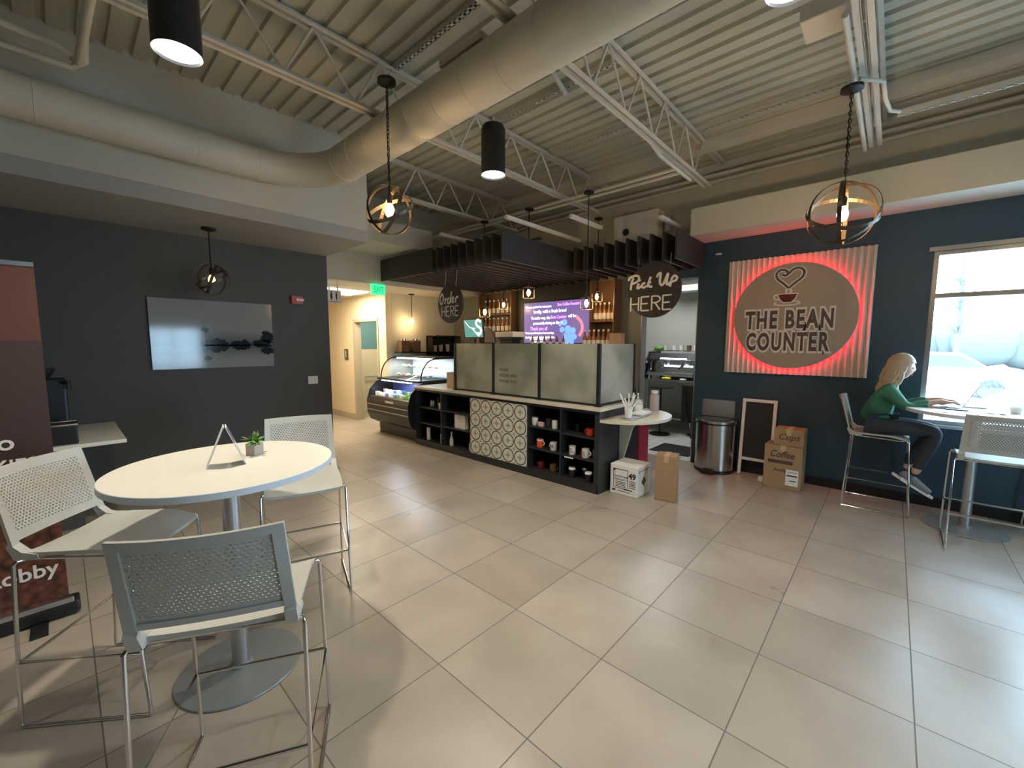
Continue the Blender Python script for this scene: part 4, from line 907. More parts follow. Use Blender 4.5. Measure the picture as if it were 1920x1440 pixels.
obj('support_pole', B().tube([((BX0+BX1)/2, BY+.04, .05), ((BX0+BX1)/2, BY+.03, 2.07)], .012), 'alu', t)
for a_, sz, xx, zz, k_ in (('COOKIES!', .105, BX1-.04, .955, .85), ('to go', .12, BX1-.14, 1.09, 1.), ('in the Lobby', .115, BX1-.03, .315, .95)):
    b = B(); text(b, a_, sz, wy(xx, BY-.002, zz), .0008, .002, align='RIGHT', sx=k_); obj('lettering', b, 'signwhite', t)

# ------------------------------------------------------------------ high tables
def high_table(label, x, y, z, R):
    t = thing('high_table', label, 'table', (x, y, 0), 'round white bar height tables')
    obj('tabletop', B().lathe([(0, z-.03), (R-.002, z-.03)], (x, y), 96).lathe([(R-.003, z), (0, z)], (x, y), 96), 'laminate', t)
    obj('edge_band', B().lathe([(R-.003, z-.031), (R, z-.029), (R, z-.002), (R-.003, z)], (x, y), 96), 'edge', t)
    obj('mount_plate', B().lathe([(0, z-.045), (.12, z-.045), (.12, z-.0305), (0, z-.0305)], (x, y), 32), 'satin', t)
    obj('column', B().cyl((x, y), .038, .02, z-.045, 32), 'alu', t)
    obj('base_plate', B().lathe([(0, 0), (.27, 0), (.275, .004), (.272, .010), (.05, .016), (.045, .035), (0, .035)], (x, y), 72), 'powder', t)
    return t
high_table('round white bar height table in the left foreground', .517, 2.35, 1.067, .462)
high_table('round white bar height table by the window with a laptop on it', 5.40, -.58, 1.067, .46)

# tent card and plant on the near table
t = thing('tent_card', 'small folded tent card standing on the near table', 'card', (.505, 2.33, 1.068))
m0 = Matrix.Translation((.505, 2.325, 1.069)) @ Matrix.Rotation(-.22, 4, 'Z')
for s, nme in ((-1, 'left_panel'), (1, 'right_panel')):
    pn = B().add([(s*.078, -.05, 0), (s*.078, .05, 0), (s*.006, .05, .186), (s*.006, -.05, .186), (s*.074, -.05, 0), (s*.074, .05, 0), (s*.002, .05, .186), (s*.002, -.05, .186)],
                 [(0, 1, 2, 3), (4, 5, 6, 7), (0, 1, 5, 4), (2, 3, 7, 6), (1, 2, 6, 5), (0, 3, 7, 4)], False, m0)
    obj(nme, pn, 'paper', t)
def onp(s, a, b_, h0, h1):   # patch on a panel
    return [(s*(.0795-.072*h/.186), c, h) for c, h in ((a, h0), (b_, h0), (b_, h1), (a, h1))]
obj('picture', B().add(onp(1, -.045, .045, .115, .18), [(0, 1, 2, 3)], False, m0), mat('card_purple', (.12, .09, .16), .5), t)
obj('band', B().add(onp(1, -.05, .05, .105, .115), [(0, 1, 2, 3)], False, m0), 'red', t)
b = B()
for i in range(6): b.add(onp(1, -.04, .03, .02+i*.013, .023+i*.013), [(0, 1, 2, 3)], False, m0)
obj('text_lines', b, 'darkceramic', t)
t = thing('potted_plant', 'small green plant in a square concrete pot on the near table', 'plant', (.66, 2.43, 1.068))
obj('pot', B().prism([(-.028, -.028), (.028, -.028), (.028, .028), (-.028, .028)], 2, 1.068, 1.128, Matrix.Translation((.655, 2.43, 0)) @ Matrix.Rotation(.5, 4, 'Z')), 'pot', t)
lf = B(); random.seed(11)
for i in range(46):
    a = rnd(0, 2*PI); el = rnd(.05, 1.3); L = rnd(.035, .085)
    d = Vector((math.cos(a)*math.cos(el), math.sin(a)*math.cos(el), math.sin(el))); s_ = d.cross(Vector((0, 0, 1))).normalized()*.009
    p0 = Vector((.655, 2.43, 1.125)); p1 = p0+d*L*.6; p2 = p0+d*L-Vector((0, 0, .012))
    lf.add([p0, p1-s_, p2, p1+s_, p1+Vector((0, 0, .004))], [(0, 1, 4), (1, 2, 4), (2, 3, 4), (3, 0, 4)])
obj('foliage', lf, 'leaf', t)

# ------------------------------------------------------------------ bar stools (local frame: facing +y)
def make_stool(label):
    t = thing('bar_stool', label, 'stool', (0, 0, 0), 'grey perforated bar stools with chrome wire legs')
    rows = []
    for j in range(9):
        y = -.21+.42*j/8; dr = 0 if j < 6 else -(j-5)**2*.0045
        rows.append([(x, y, .762+dr+.010*(abs(x)/.22)**3-.012*math.exp(-((y+.02)/.15)**2)*math.exp(-(x/.14)**2)) for x in [-.22+.44*i/12 for i in range(13)]])
    top = B().grid(rows); bot = B().grid([[(p[0], p[1], p[2]-.016) for p in r] for r in rows]); top.add(bot.v, bot.f, True)
    h, w_ = 9, 13; o = h*w_
    per = [(0, i) for i in range(w_)]+[(j, w_-1) for j in range(1, h)]+[(h-1, i) for i in range(w_-2, -1, -1)]+[(j, 0) for j in range(h-2, 0, -1)]
    ids = [a*w_+b_ for a, b_ in per]
    for q in range(len(ids)): a, c = ids[q], ids[(q+1) % len(ids)]; top.f.append((a, c, c+o, a+o)); top.sm.append(False)
    obj('seat', top, 'plastic', t)
    def bp(u, z):   # back surface point
        k = (z-.80)/.32; wdt = .225-.01*k
        return (u*wdt, -.235-.075*k-.035*(1-u*u)*min(1, k+.3), z)
    def shell(u0, u1, z0, z1, nu=12, nz=8, th=.010):
        R_ = [[bp(u0+(u1-u0)*i/nu, z0+(z1-z0)*j/nz) for i in range(nu+1)] for j in range(nz+1)]
        g = B().grid(R_); R2 = [[(p[0], p[1]-th, p[2]) for p in r] for r in R_]; g.add(B().grid(R2).v, B().grid(R2).f, True); o = (nu+1)*(nz+1); w_ = nu+1
        per = [(0, i) for i in range(w_)]+[(j, w_-1) for j in range(1, nz+1)]+[(nz, i) for i in range(w_-2, -1, -1)]+[(j, 0) for j in range(nz-1, 0, -1)]
        ids = [a*w_+b_ for a, b_ in per]
        for q in range(len(ids)): a, c = ids[q], ids[(q+1) % len(ids)]; g.f.append((a, c, c+o, a+o)); g.sm.append(False)
        return g
    obj('backrest', shell(-.86, .86, .835, 1.09, 16, 10, .006), 'perf', t)
    fr = shell(-1, 1, 1.088, 1.118, 16, 2, .014)
    for a, c in ((-1, -.85), (.85, 1)):
        q = shell(a, c, .80, 1.09, 3, 10, .014); fr.add(q.v, q.f, True)
    q = shell(-.87, .87, .815, .838, 16, 2, .012); fr.add(q.v, q.f, True)
    for s in (-1, 1):   # arms of the shell running down to the seat
        fr.prism([(-.25, .815), (-.262, .80), (-.235, .742), (-.14, .742), (-.15, .765), (-.205, .775)], 0, min(s*.19, s*.226), max(s*.19, s*.226))
    obj('back_frame', fr, 'plastic', t)
    r_ = .0075
    for sx_ in (-1, 1):
        obj('leg', B().tube([(sx_*.20, -.20, .740), (sx_*.236, -.215, .742), (sx_*.242, -.225, .73), (sx_*.245, -.262, .012)], r_, 10), 'chrome', t)
        obj('leg', B().tube([(sx_*.20, .17, .728), (sx_*.228, .19, .732), (sx_*.236, .198, .72), (sx_*.245, .245, .012)], r_, 10), 'chrome', t)
        obj('floor_runner', B().tube([(sx_*.245, -.262, .0085), (sx_*.245, .245, .0085)], r_, 10), 'chrome', t)
    obj('footrest', B().tube([(-.243, -.242, .30), (-.243, .226, .30), (.243, .226, .30), (.243, -.242, .30)], r_*.95, 10, close=True), 'chrome', t)
    obj('under_frame', B().tube([(-.20, -.20, .738), (-.20, .17, .726), (.20, .17, .726), (.20, -.20, .738)], r_*.9, 8, close=True), 'chrome', t)
    return t
st = make_stool('grey bar stool nearest the camera, its back turned, at the near table')
st.location = (.385, 1.69, 0); st.rotation_euler = (0, 0, math.atan2(.445, .25)-PI/2)
dup(st, (1.035, 2.83, 0), math.atan2(-.95, -.32)-PI/2, 'grey bar stool on the far right side of the near table')
dup(st, (.135, 2.66, 0), math.atan2(-.65, .76)-PI/2, 'grey bar stool at the left side of the near table, before the banner')
dup(st, (5.57, .03, 0), PI, 'bar stool in shade by the blue wall with the person seated on it')
dup(st, (4.98, -.66, 0), -PI/2, 'bar stool with its back to the camera at the window table')
dup(st, (5.62, -1.24, 0), 0.1, 'bar stool at the right edge of the picture beyond the window table')

# ------------------------------------------------------------------ floor things by the blue wall
t = thing('step_can', 'stainless half round step trash can against the blue wall', 'trash can', (5.72, 1.64, 0))
def dshape(R, xb=5.875, cx=5.72, cy=1.64):
    return [(xb, cy+R), (cx, cy+R)]+[(cx-R*math.sin(PI*i/28), cy+R*math.cos(PI*i/28)) for i in range(1, 28)]+[(cx, cy-R), (xb, cy-R)]
def dprism(R, z0, z1, **k):
    q = B().prism(dshape(R, **k), 2, z0, z1); q.sm = [False, False]+[True]*(len(q.f)-2); return q
obj('base_ring', dprism(.236, 0, .045), 'black', t); obj('body', dprism(.232, .045, .625), 'stainless', t); obj('rim', dprism(.238, .625, .645), 'black', t)
obj('lid', dprism(.240, .645, .668), 'stainless', t); obj('lid_insert', dprism(.17, .668, .674, cx=5.74), 'satin', t)
obj('pedal', B().box(5.42, 5.50, 1.56, 1.72, .02, .05, .006), 'black', t)
tag(obj('leaning_board', B().box(5.885, 5.90, 1.465, 1.868, .68, .906, .002), 'alu'), 'pale rectangular panel on the blue wall just above the trash can', 'panel')
t = thing('chalkboard_easel', 'white framed chalkboard easel leaning by the blue wall', 'chalkboard', (5.66, 1.15, 0))
L = Matrix.Translation((5.765, 1.178, 0)) @ Matrix.Rotation(.105, 4, 'Y')
for s in (-1, 1): obj('frame_post', B().box(-.012, .012, s*.170-.018 , s*.170+.018, 0.004, .965, .003, L), 'paper', t)
obj('frame_rail', B().box(-.0119, .0119, -.152, .152, .927, .964, 0, L).box(-.0119, .0119, -.152, .152, .19, .225, 0, L), 'paper', t)
obj('board', B().box(-.004, .004, -.152, .152, .225, .927, 0, L), 'chalk', t)
def carton(name, label, x0, x1, y0, y1, z0, z1, m='card', rz=0, tape=True, cat='box', group=None):
    cx, cy = (x0+x1)/2, (y0+y1)/2; t = thing(name, label, cat, (cx, cy, z0), group); mt = Matrix.Translation((cx, cy, 0)) @ Matrix.Rotation(rz, 4, 'Z') @ Matrix.Translation((-cx, -cy, 0))
    obj('carton', B().box(x0, x1, y0, y1, z0, z1, .004, mt), m, t)
    if tape: obj('tape', B().box(x0-.0006, x1+.0006, cy-.025, cy+.025, z1-.0006, z1+.0008, 0, mt).box(x0-.0008, x0, cy-.025, cy+.025, z1-.07, z1, 0, mt), 'lightwood', t)
    return t, mt
bx, mt = carton('cardboard_box', 'large brown cardboard box with dark print on the floor by the easel', 5.45, 5.72, .655, 1.02, .002, .50)
b = B(); text(b, 'Coffee', .11, wx(5.4485, .85, .40), .0005, .002, shear=.3, sx=.8); text(b, 'fragile', .05, wx(5.4485, .86, .22), .0005, .001, shear=.2); b.box(5.4485, 5.4495, .74, .98, .295, .335); obj('print', b, 'carddark', bx)
obj('shipping_label', B().box(5.4475, 5.4495, .68, .80, .06, .24), 'paper', bx); obj('label_print', B().box(5.4465, 5.4475, .69, .79, .165, .18).box(5.4465, 5.4475, .70, .76, .11, .12).box(5.4465, 5.4475, .69, .79, .21, .215), 'ink', bx)
bx, mt = carton('cardboard_box', 'smaller brown cardboard box on top of the large one by the easel', 5.48, 5.71, .655, .94, .503, .69)
b = B(); text(b, 'Cups', .10, wx(5.4785, .80, .60), .0005, .001, shear=.3); obj('print', b, 'carddark', bx)
tag(obj('power_adapter', B().box(5.60, 5.66, 1.05, 1.10, .0, .05, .006), 'paper'), 'small white plug at the foot of the easel', 'plug')
bx, mt = carton('white_carton', 'white printed carton with the number 49 by the counter end', 4.05, 4.37, 1.905, 2.225, .002, .33, 'paper', tape=False)
b = B(); text(b, '49', .085, wx(4.0485, 1.965, .225), .0005, .003); fr = wx(4.0485, 2.10, .17)
for x0, x1, y0, y1 in ((-.085, .085, .11, .116), (-.085, .085, -.10, -.094), (-.085, -.080, -.10, .116), (.080, .085, -.10, .116)): b.prism([(x0, y0), (x1, y0), (x1, y1), (x0, y1)], 2, 0, .0006, fr)
text(b, 'Concentrated', .032, wx(4.0485, 2.10, .205), .0004); text(b, 'Detergent 1', .032, wx(4.0485, 2.10, .172), .0004)
for i in range(4): b.prism([(-.06, -.03-i*.017), (.06, -.03-i*.017), (.06, -.024-i*.017), (-.06, -.024-i*.017)], 2, 0, .0006, fr)
for i in range(5): b.prism([(.10, .0-i*.018), (.175, .0-i*.018), (.175, .006-i*.018), (.10, .006-i*.018)], 2, 0, .0006, fr)
b.box(4.0479, 4.0486, 2.16, 2.20, .035, .055).box(4.0479, 4.0486, 1.99, 2.14, .04, .046).box(4.0479, 4.0486, 1.96, 2.06, .065, .075)
obj('print', b, 'ink', bx)
b = B().prism([(2.150, .285), (2.19, .285), (2.19, .245)], 0, 4.0478, 4.0486)
obj('badge', b, 'maroon', bx)
b = B(); mds = wy(4.20, 1.9035, .16); b.prism([(0, -.055), (.055, 0), (0, .055), (-.055, 0)], 2, 0, .0006, mds); obj('hazard_diamond', b, 'darkceramic', bx)
b = B(); text(b, 'A', .05, wy(4.09, 1.9035, .28), .0004); b.box(4.12, 4.34, 1.9030, 1.9036, .28, .286); obj('side_print', b, 'ink', bx)
bx, mt = carton('tall_cardboard_box', 'tall narrow plain cardboard box beside the white carton', 4.19, 4.38, 1.58, 1.79, .002, .485, 'card', .22, True)

# ------------------------------------------------------------------ espresso machine in the kitchen
t = thing('steel_work_table', 'steel work table on casters under the espresso machine', 'table', (7.85, 3.0, 0))
obj('top', B().box(7.5, 8.22, 2.45, 3.75, .955, .99, .004), 'stainless', t); obj('undershelf', B().box(7.55, 8.2, 2.6, 3.7, .26, .285), 'stainless', t)
for x in (7.54, 8.18):
    for y in (2.60, 3.68):
        l_ = obj('leg', B().cyl((x, y), .02, .07, .955, 14), 'stainless', t); obj('caster', B().lathe([(0, -.015), (.035, -.015), (.035, .015), (0, .015)], (0, 0), 16, Matrix.Translation((x, y, .036)) @ Matrix.Rotation(PI/2, 4, 'X')), 'black', l_)
t = thing('espresso_machine', 'chrome espresso machine with two groups seen through the kitchen doorway', 'espresso machine', (7.85, 3.0, .99))
obj('feet', B().cyl((7.62, 2.62), .02, .992, 1.05, 12).cyl((7.62, 3.38), .02, .992, 1.05, 12).cyl((8.1, 2.62), .02, .992, 1.05, 12).cyl((8.1, 3.38), .02, .992, 1.05, 12), 'black', t)
obj('drip_tray', B().box(7.56, 7.85, 2.58, 3.42, 1.05, 1.12, .008), 'chrome', t)
obj('body', B().box(7.80, 8.15, 2.56, 3.44, 1.05, 1.42, .02), 'stainless', t)
obj('front_panel', B().prism([(7.60, 1.36), (7.66, 1.47), (7.80, 1.47), (7.80, 1.33)], 1, 2.58, 3.42), 'satin', t)
for y in (2.54, 3.43): obj('side_panel', B().prism([(7.56, 1.06), (7.70, 1.20), (7.58, 1.36), (7.66, 1.50), (8.16, 1.50), (8.16, 1.05)], 1, y, y+.03), 'satin', t)
for y in (2.82, 3.18):
    g = obj('group_head', B().cyl((7.68, y), .035, 1.24, 1.34, 20), 'chrome', t); obj('portafilter', B().tube([(7.68, y, 1.23), (7.52, y, 1.20)], [.03, .014], 12), 'black', g)
for y in (2.64, 3.36): obj('steam_wand', B().tube([(7.66, y, 1.36), (7.58, y, 1.30), (7.56, y, 1.14)], .007, 8), 'chrome', t)
obj('light_strip', B().box(7.592, 7.60, 2.72, 3.20, 1.365, 1.385).box(7.77, 7.798, 2.68, 3.22, 1.22, 1.24), 'coolled', t)
obj('cup_rail', B().tube([(7.72, 2.6, 1.52), (7.72, 3.4, 1.52), (8.12, 3.4, 1.52), (8.12, 2.6, 1.52)], .008, 8, close=True), 'chrome', t)
for i, (y, m_, l) in enumerate(((3.22, 'clearbottle', 'clear'), (3.05, 'ceramic', 'white'), (2.92, 'ceramic', 'cream'), (2.78, 'wood', 'brown'), (2.66, 'ceramic', 'tall white'))):
    tag(obj('cup_stack', B().lathe([(0, 1.50), (.035, 1.50), (.042, 1.62), (0, 1.62)], (7.88, y), 16), m_), l+' cup stack on top of the espresso machine', 'cups')
tag(obj('green_bag', B().sphere((7.86, 3.34, 1.56), .09, 14, (1, 1.1, .7)), 'leaf'), 'green bag on the left of the espresso machine top', 'bag')
tag(obj('yellow_cloth', B().sphere((7.56, 3.06, 1.012), .06, 14, (1, 1.5, .4)), mat('yellow_cloth', (.75, .62, .05), .8)), 'yellow cloth on the front of the steel work table', 'cloth')
tag(obj('grey_cloth', B().sphere((7.58, 2.76, 1.006), .045, 12, (1, 1.4, .4)), 'paper'), 'small white cloth on the steel work table right of the yellow one', 'cloth')
t = thing('coffee_grinder', 'dark coffee grinder left of the espresso machine in the kitchen', 'grinder', (7.7, 3.62, .99))
obj('body', B().box(7.62, 7.80, 3.50, 3.66, .992, 1.28, .02), 'black', t); obj('hopper', B().lathe([(0, 1.28), (.04, 1.28), (.07, 1.38), (0, 1.38)], (7.71, 3.58), 16), 'clearbottle', t)
t = thing('round_pedestal', 'thin dark pedestal table under the espresso machine table', 'table', (7.3, 3.0, 0))
obj('top', B().cyl((7.32, 3.05), .22, .86, .875, 28), 'black', t); obj('pole', B().cyl((7.32, 3.05), .015, .02, .86, 12), 'satin', t); obj('base', B().cyl((7.32, 3.05), .18, 0, .02, 28), 'black', t)
tag(obj('dark_apron', B().box(7.42, 7.48, 2.50, 2.72, .25, .93, .02), 'black'), 'dark cloth hanging at the right end of the steel work table', 'cloth')
tag(obj('mop_pole', B().tube([(7.35, 2.50, .0), (7.40, 2.62, .45), (7.42, 2.66, .9)], .012), 'satin'), 'dark pole leaning by the steel work table', 'pole')
tag(obj('floor_mat', B().box(6.1, 6.7, 2.1, 2.7, 0, .008), 'satin'), 'dark mat on the kitchen floor inside the doorway', 'mat')

# ------------------------------------------------------------------ the person at the window table
def skin(chains, sub=2):
    """chains: list of [(point, radius), ...]; points with the same coordinates are welded into one skeleton"""
    me = bpy.data.meshes.new('s'); vs = []; rs = []; es = []; key = {}
    for ch in chains:
        prev = None
        for p, r in ch:
            k = tuple(round(c, 4) for c in p)
            if k not in key: key[k] = len(vs); vs.append(p); rs.append(r)
            i = key[k]
            if prev is not None: es.append((prev, i))
            prev = i
    me.from_pydata(vs, es, []); o = bpy.data.objects.new('s', me); COL.objects.link(o)
    m = o.modifiers.new('k', 'SKIN'); sv = me.skin_vertices[0].data
    for i, r in enumerate(rs): sv[i].radius = (r, r) if isinstance(r, (int, float)) else r
    sv[0].use_root = True
    s2 = o.modifiers.new('u', 'SUBSURF'); s2.levels = sub; s2.render_levels = sub
    dg = bpy.context.evaluated_depsgraph_get(); dg.update(); e = bpy.data.meshes.new_from_object(o.evaluated_get(dg))
    b = B().add([v.co.copy() for v in e.vertices], [tuple(p.vertices) for p in e.polygons], True)
    bpy.data.objects.remove(o); bpy.data.meshes.remove(me); bpy.data.meshes.remove(e); return b
px = 5.57
t = thing('person', 'person in a green top and dark trousers typing at the window table', 'person', (px, .05, 0))
pel = (px, .10, .85); chest = (px, .02, 1.16); nb = (px, -.02, 1.27); nk = (px, -.045, 1.33)
def arm(s):
    sh = (px+s*.165, .005, 1.205); el = (px+s*.20, -.10, 1.04) if s > 0 else (px+s*.20, -.13, 1.045); wr = (px+s*.115, -.325, 1.118)
    hd = (px+s*.10, -.385, 1.118)
    fingers = []
    for i, (o_, L_) in enumerate(((-.030, .055), (-.010, .068), (.010, .065), (.028, .052))):
        f0 = (hd[0]+o_*.8, hd[1]-.03, hd[2]+.002); f1 = (hd[0]+o_, hd[1]-.03-L_*.5, hd[2]+.004); f2 = (hd[0]+o_*1.1, hd[1]-.03-L_, hd[2]-.014)
        fingers.append([(hd, .022), (f0, .0105), (f1, .009), (f2, .007)])
    th = [(hd, .022), ((hd[0]-s*.035, hd[1]-.005, hd[2]-.004), .011), ((hd[0]-s*.05, hd[1]-.035, hd[2]-.012), .008)]
    return [[(chest, .095), (sh, .050), (el, .040), (wr, .024), (hd, .022)]]+fingers+[th], sh, el, wr
aR, shR, elR, wrR = arm(1); aL, shL, elL, wrL = arm(-1)
def leg(s):
    hip = (px+s*.085, .06, .84); kn = (px+s*.10, -.36, .835); an = (px+s*.09, -.17-(.06 if s < 0 else 0), .40); return hip, kn, an
hipR, knR, anR = leg(1); hipL, knL, anL = leg(-1)
body = skin([[(pel, .11), ((px, .07, 1.0), .09), (chest, .095), (nb, .042), (nk, .040)], [(nk, .045), ((px, -.055, 1.39), .055)]]+aR+aL+[[(pel, .12), (hipR, .07), (knR, .05), (anR, .035)], [(pel, .12), (hipL, .07), (knL, .05), (anL, .035)]])
# head with a face, facing -y and tilted to the screen
hm = Matrix.Translation((px, -.075, 1.425)) @ Matrix.Rotation(.20, 4, 'X')
hd = B().sphere((0, 0, 0), .1, 28, (.76, .92, 1.17))
vs = []
for v in hd.v:
    x, y, z = v
    if z < 0: k = 1+z*2.6; x *= max(k, .55); y = y*max(1+z*1.5, .7) - .012*(-z/.1)
    if y < -.06 and abs(x) < .02 and -.035 < z < .03: y -= .016*(1-abs(x)/.02)*(1-abs(z+.005)/.04)
    if y < -.05 and .015 < abs(x) < .05 and .0 < z < .03: y += .008
    vs.append((x, y, z))
body.add(vs, hd.f, True, hm)
body.add(*(lambda q: (q.v, q.f))(B().prism([(-.080, .006), (-.101, -.020), (-.099, -.026), (-.080, -.026)], 0, -.007, .007)), True, hm)
for s in (-1, 1): body.sphere((s*.074, .005, -.005), .022, 10, (.35, .8, 1.25), hm)
obj('body', body, 'skin', t)
for s in (-1, 1):
    e = obj('eye', B().sphere((s*.030, -.080, .012), .011, 10, (1, .6, .7), hm), 'ceramic', t); obj('iris', B().sphere((s*.030, -.0865, .012), .005, 8, (1, .5, 1), hm), 'ink', e)
obj('mouth', B().sphere((0, -.089, -.055), .018, 10, (1, .35, .25), hm), mat('lips', (.45, .16, .15), .5), t)
# long wavy hair: cap plus locks falling over the shoulders
hb = B(); cap_ = B().sphere((0, .012, .018), .112, 26, (.80, .98, 1.10))
keep = [f for f in cap_.f if not any((cap_.v[i][1] < -.052 and cap_.v[i][2] < .060) for i in f) and not all(cap_.v[i][2] < -.06 for i in f)]
hb.add(cap_.v, keep, True, hm)
random.seed(5)
for i in range(44):
    a = PI*(-.16+1.32*i/43); cx, cy = .082*math.cos(a), .015+.085*math.sin(a)
    p = [hm @ Vector((cx, cy, .03)), hm @ Vector((cx*1.12, cy*1.15, -.05)), Vector((px+cx*1.35+rnd(-.01, .01), -.04+cy*1.05+rnd(-.01, .01), 1.28)), Vector((px+cx*1.5+rnd(-.02, .02), -.02+cy*.9+rnd(-.02, .02), 1.19)), Vector((px+cx*1.4+rnd(-.02, .02), -.0+cy*.8+rnd(-.02, .02), 1.12+rnd(-.03, .03)))]
    q = []
    for k_ in range(4):
        for u in range(3):
            v_ = p[k_].lerp(p[k_+1], u/3); q.append(v_+Vector((rnd(-.009, .009), rnd(-.012, .012), rnd(-.004, .004))) if k_ > 0 else v_)
    q.append(p[4]); hb.tube(q, [.013+.003*math.sin(PI*z_/12) for z_ in range(12)]+[.004], 7)
obj('hair', hb, 'hair', t)
def off(p, d): return (p[0], p[1], p[2]+d)
top_ = skin([[((px, .095, .84), .150), ((px, .085, .97), .130), (chest, .132), ((px, -.015, 1.265), .062)], [(chest, .132), (shR, .068), (elR, .052), ((wrR[0], wrR[1]+.03, wrR[2]-.006), .035)], [(chest, .132), (shL, .068), (elL, .052), ((wrL[0], wrL[1]+.03, wrL[2]-.006), .035)]])
obj('top', top_, 'greentop', t)
tr = skin([[((px, .11, .86), .138), (hipR, .092), ((hipR[0], -.16, .845), .080), (knR, .064), ((anR[0], anR[1]-.06, .60), .052), ((anR[0], anR[1]-.01, .44), .045)], [((px, .11, .86), .138), (hipL, .092), ((hipL[0], -.16, .845), .080), (knL, .064), ((anL[0], anL[1]-.06, .60), .052), ((anL[0], anL[1]-.01, .44), .045)]])
obj('trousers', tr, 'pants', t)
for s, an in ((1, anR), (-1, anL)):
    m_ = Matrix.Translation((an[0], an[1], an[2]-.045)) @ Matrix.Rotation(.55, 4, 'X')
    sh = skin([[((0, .035, 0), .036), ((0, -.02, -.012), .040), ((0, -.09, -.026), .038), ((0, -.165, -.032), .028)], [((0, .0, .0), .036), ((0, .005, .05), .034)]], 2)
    so = obj('shoe', B().add(sh.v, sh.f, True, m_), 'shoe', t); obj('sole', B().prism([(-.036, .07), (-.042, -.04), (-.040, -.15), (-.02, -.20), (.02, -.20), (.040, -.15), (.042, -.04), (.036, .07)], 2, -.068, -.05, m_), 'paper', so)

# laptop and small things on the window table
t = thing('laptop', 'open silver laptop on the window table before the seated person', 'laptop', (5.56, -.35, 1.068))
obj('base', B().box(5.40, 5.72, -.49, -.27, 1.0685, 1.083, .004), 'alu', t); obj('keyboard', B().box(5.425, 5.695, -.455, -.36, 1.083, 1.0845), 'darkceramic', t); obj('trackpad', B().box(5.52, 5.60, -.345, -.285, 1.083, 1.0838), 'edge', t)
L = Matrix.Translation((5.56, -.488, 1.086)) @ Matrix.Rotation(.42, 4, 'X')
obj('lid', B().box(-.16, .16, -.006, .0, .0, .225, .003, L), 'alu', t); obj('screen', B().box(-.148, .148, .0, .0012, .012, .213, 0, L), mat('laptop_screen', (.2, .25, .3), .2, emis=(.55, .7, .9), es=.8), t)
tag(obj('papers', B().box(5.08, 5.30, -.50, -.30, 1.0682, 1.071, 0, Matrix.Translation((0, 0, 0))), 'paper'), 'loose white papers on the near side of the window table', 'papers')
tag(obj('notebook', B().box(5.62, 5.80, -.66, -.50, 1.0682, 1.08, .002), 'paper'), 'white notebook beyond the laptop on the window table', 'notebook')
t = thing('glasses', 'dark pair of glasses lying on the window table right of the laptop', 'glasses', (5.20, -.66, 1.07))
obj('rims', B().tube([(5.20+.024*math.cos(a*PI/6), -.64+.022*math.sin(a*PI/6), 1.075) for a in range(12)], .003, 6, close=True).tube([(5.20+.024*math.cos(a*PI/6), -.70+.022*math.sin(a*PI/6), 1.075) for a in range(12)], .003, 6, close=True).tube([(5.2, -.662, 1.078), (5.2, -.678, 1.078)], .003, 6), 'black', t)
for y in (-.618, -.722): obj('temple', B().tube([(5.2, y, 1.077), (5.30, y+.02, 1.072)], .0025, 6), 'black', t)
tag(obj('paper_cup', B().lathe([(0, 1.0685), (.03, 1.0685), (.038, 1.12), (.035, 1.12), (.028, 1.075), (0, 1.075)], (5.42, -.80), 20), 'ceramic'), 'short white cup at the far side of the window table', 'cup')
tag(obj('phone', B().box(5.28, 5.35, -.52, -.38, 1.0715, 1.080, .003, Matrix.Translation((.0, .0, 0))), 'black'), 'black phone on the window table beside the laptop', 'phone')

# ------------------------------------------------------------------ outside the windows
out = B().box(6.06, 60, -60, 6, -.14, -.12).box(-40, 60, -60, -4.16, -.16, -.14)
tag(obj('parking_lot', out, 'snow'), None, None, None, 'structure')
random.seed(21)
def mound(x, y, R, h, lab):
    q = B(); n = 28; rows = []
    for j in range(9):
        k = j/8; rows.append([(x+R*k*math.cos(2*PI*i/n)*(1+.06*k*math.sin(3*i)), y+R*k*math.sin(2*PI*i/n)*(1+.05*k*math.sin(2*i)), -.12+h*max(0, (1-k*k))*(1+.12*k*math.sin(2*PI*i/n*3+j))) for i in range(n+1)])
    q.grid(rows); tag(obj('ground_mound', q, mat('mulch_mound', (.085, .083, .082), .95)), lab, 'mound', 'mounds outside the window')
mound(11.5, -2.6, 2.2, 1.15, 'pale mound outside the window behind the laptop screen'); mound(15.5, -8.5, 3.0, 1.5, 'larger pale mound outside at the right edge of the window')
t = thing('parked_car', 'pale parked car outside, low at the left edge of the window', 'car', (21, -1.6, -.12))
obj('body', B().prism([(-3.2, .25), (-3.25, .75), (-2.4, .85), (-1.7, 1.35), (-.3, 1.38), (.5, .9), (1.3, .78), (1.35, .25)], 0, 20.2, 21.9), mat('car_paint', (.60, .62, .65), .25, .3), t)
obj('windows', B().prism([(-2.25, .88), (-1.65, 1.28), (-.35, 1.30), (.3, .92)], 0, 20.15, 21.95), mat('car_glass', (.08, .085, .09), .3), t)
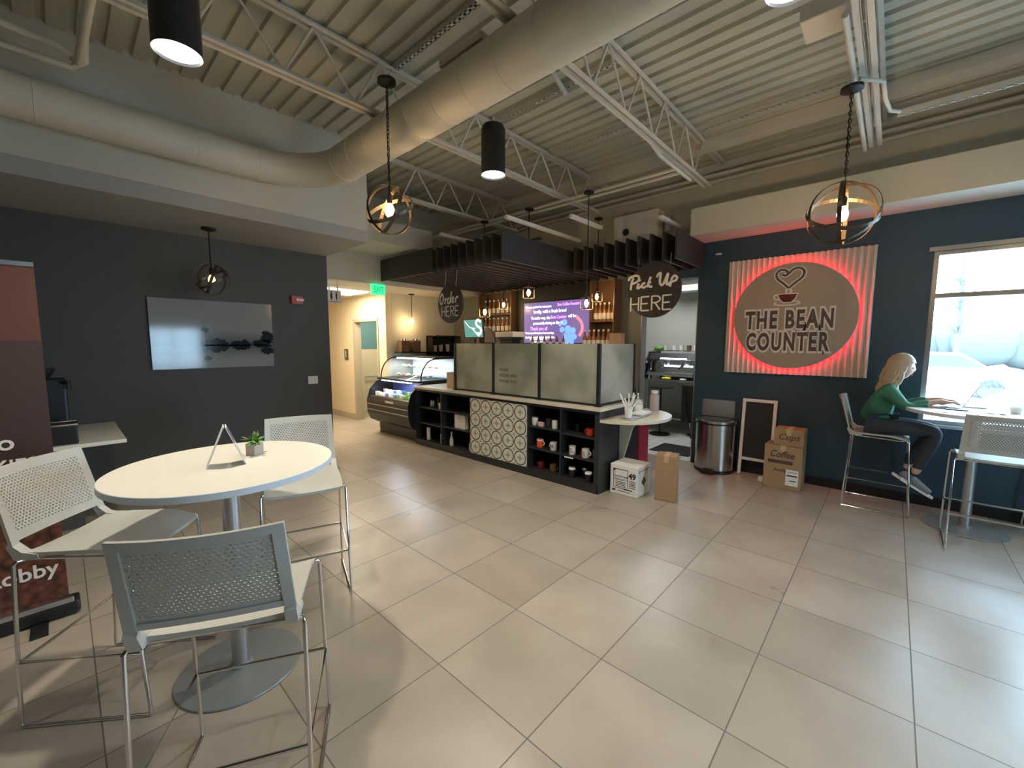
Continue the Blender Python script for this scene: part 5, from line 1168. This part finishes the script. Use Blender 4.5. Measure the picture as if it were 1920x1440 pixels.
for y in (-2.4, .6): obj('wheel', B().lathe([(0, -.85), (.32, -.85), (.32, .85), (0, .85)], (0, 0), 20, Matrix.Translation((21.05, y, .20)) @ Matrix.Rotation(PI/2, 4, 'Y')), mat('car_tyre', (.085, .085, .086), .8), t)
t = thing('bare_tree', 'bare tree outside beyond the upper window pane', 'tree', (38, -2.9, -.12))
tr = B().tube([(38, -2.9, -.12), (38, -2.95, 3), (38.1, -2.8, 7)], [.17, .13, .05], 9); obj('trunk', tr, 'bark', t)
br = B(); random.seed(2)
for i in range(40):
    z = rnd(2.2, 5.6); a = rnd(0, 2*PI); L_ = rnd(.9, 2.4)*(1-(z-2.2)/6); p0 = Vector((38, -2.9, z)); d = Vector((math.cos(a), math.sin(a), rnd(.4, 1.1))).normalized()
    br.tube([p0, p0+d*L_*.5, p0+d*L_+Vector((0, 0, .3))], [.05, .03, .01], 5)
obj('branches', br, 'bark', t)
hd_ = B()
for i in range(20): hd_.sphere((44+rnd(-1, 1), -30+i*2.1, 1.2+rnd(-.3, .6)), 2.0, 12, (1, 1, .8))
tag(obj('hedge', hd_, mat('far_hedge', (.088, .092, .084), .95)), 'row of far bushes outside beyond the parking lot', 'bushes', None, 'stuff')

# ------------------------------------------------------------------ world and view
w = bpy.data.worlds.new('world'); S.world = w; w.use_nodes = True
bg = w.node_tree.nodes['Background']; bg.inputs[0].default_value = (.52, .77, 1, 1); bg.inputs[1].default_value = 21.0
sun = light('sun', 'SUN', (20, -20, 20), 4.0, (1, .97, .9)); sun.data.angle = .02; sun.rotation_euler = (math.radians(40), 0, math.radians(225))
def portal(loc, rot, sx_, sy_):
    o = light('window_portal', 'AREA', loc, 0, (1, 1, 1), sx_, rot, sizey=sy_); o.data.cycles.is_portal = True
portal((6.08, -1.77, 1.70), (0, PI/2, 0), 1.75, 3.1)
portal((2.35, -4.18, 1.45), (PI/2, 0, 0), 1.3, 1.3)
S.view_settings.view_transform = 'Standard'; S.view_settings.look = 'None'; S.view_settings.gamma = 1; S.view_settings.use_curve_mapping = False
S.view_settings.exposure = 0.15
S.cycles.use_denoising = True
S.cycles.max_bounces = 8; S.cycles.diffuse_bounces = 4; S.cycles.transparent_max_bounces = 12
S.cycles.sample_clamp_indirect = 6
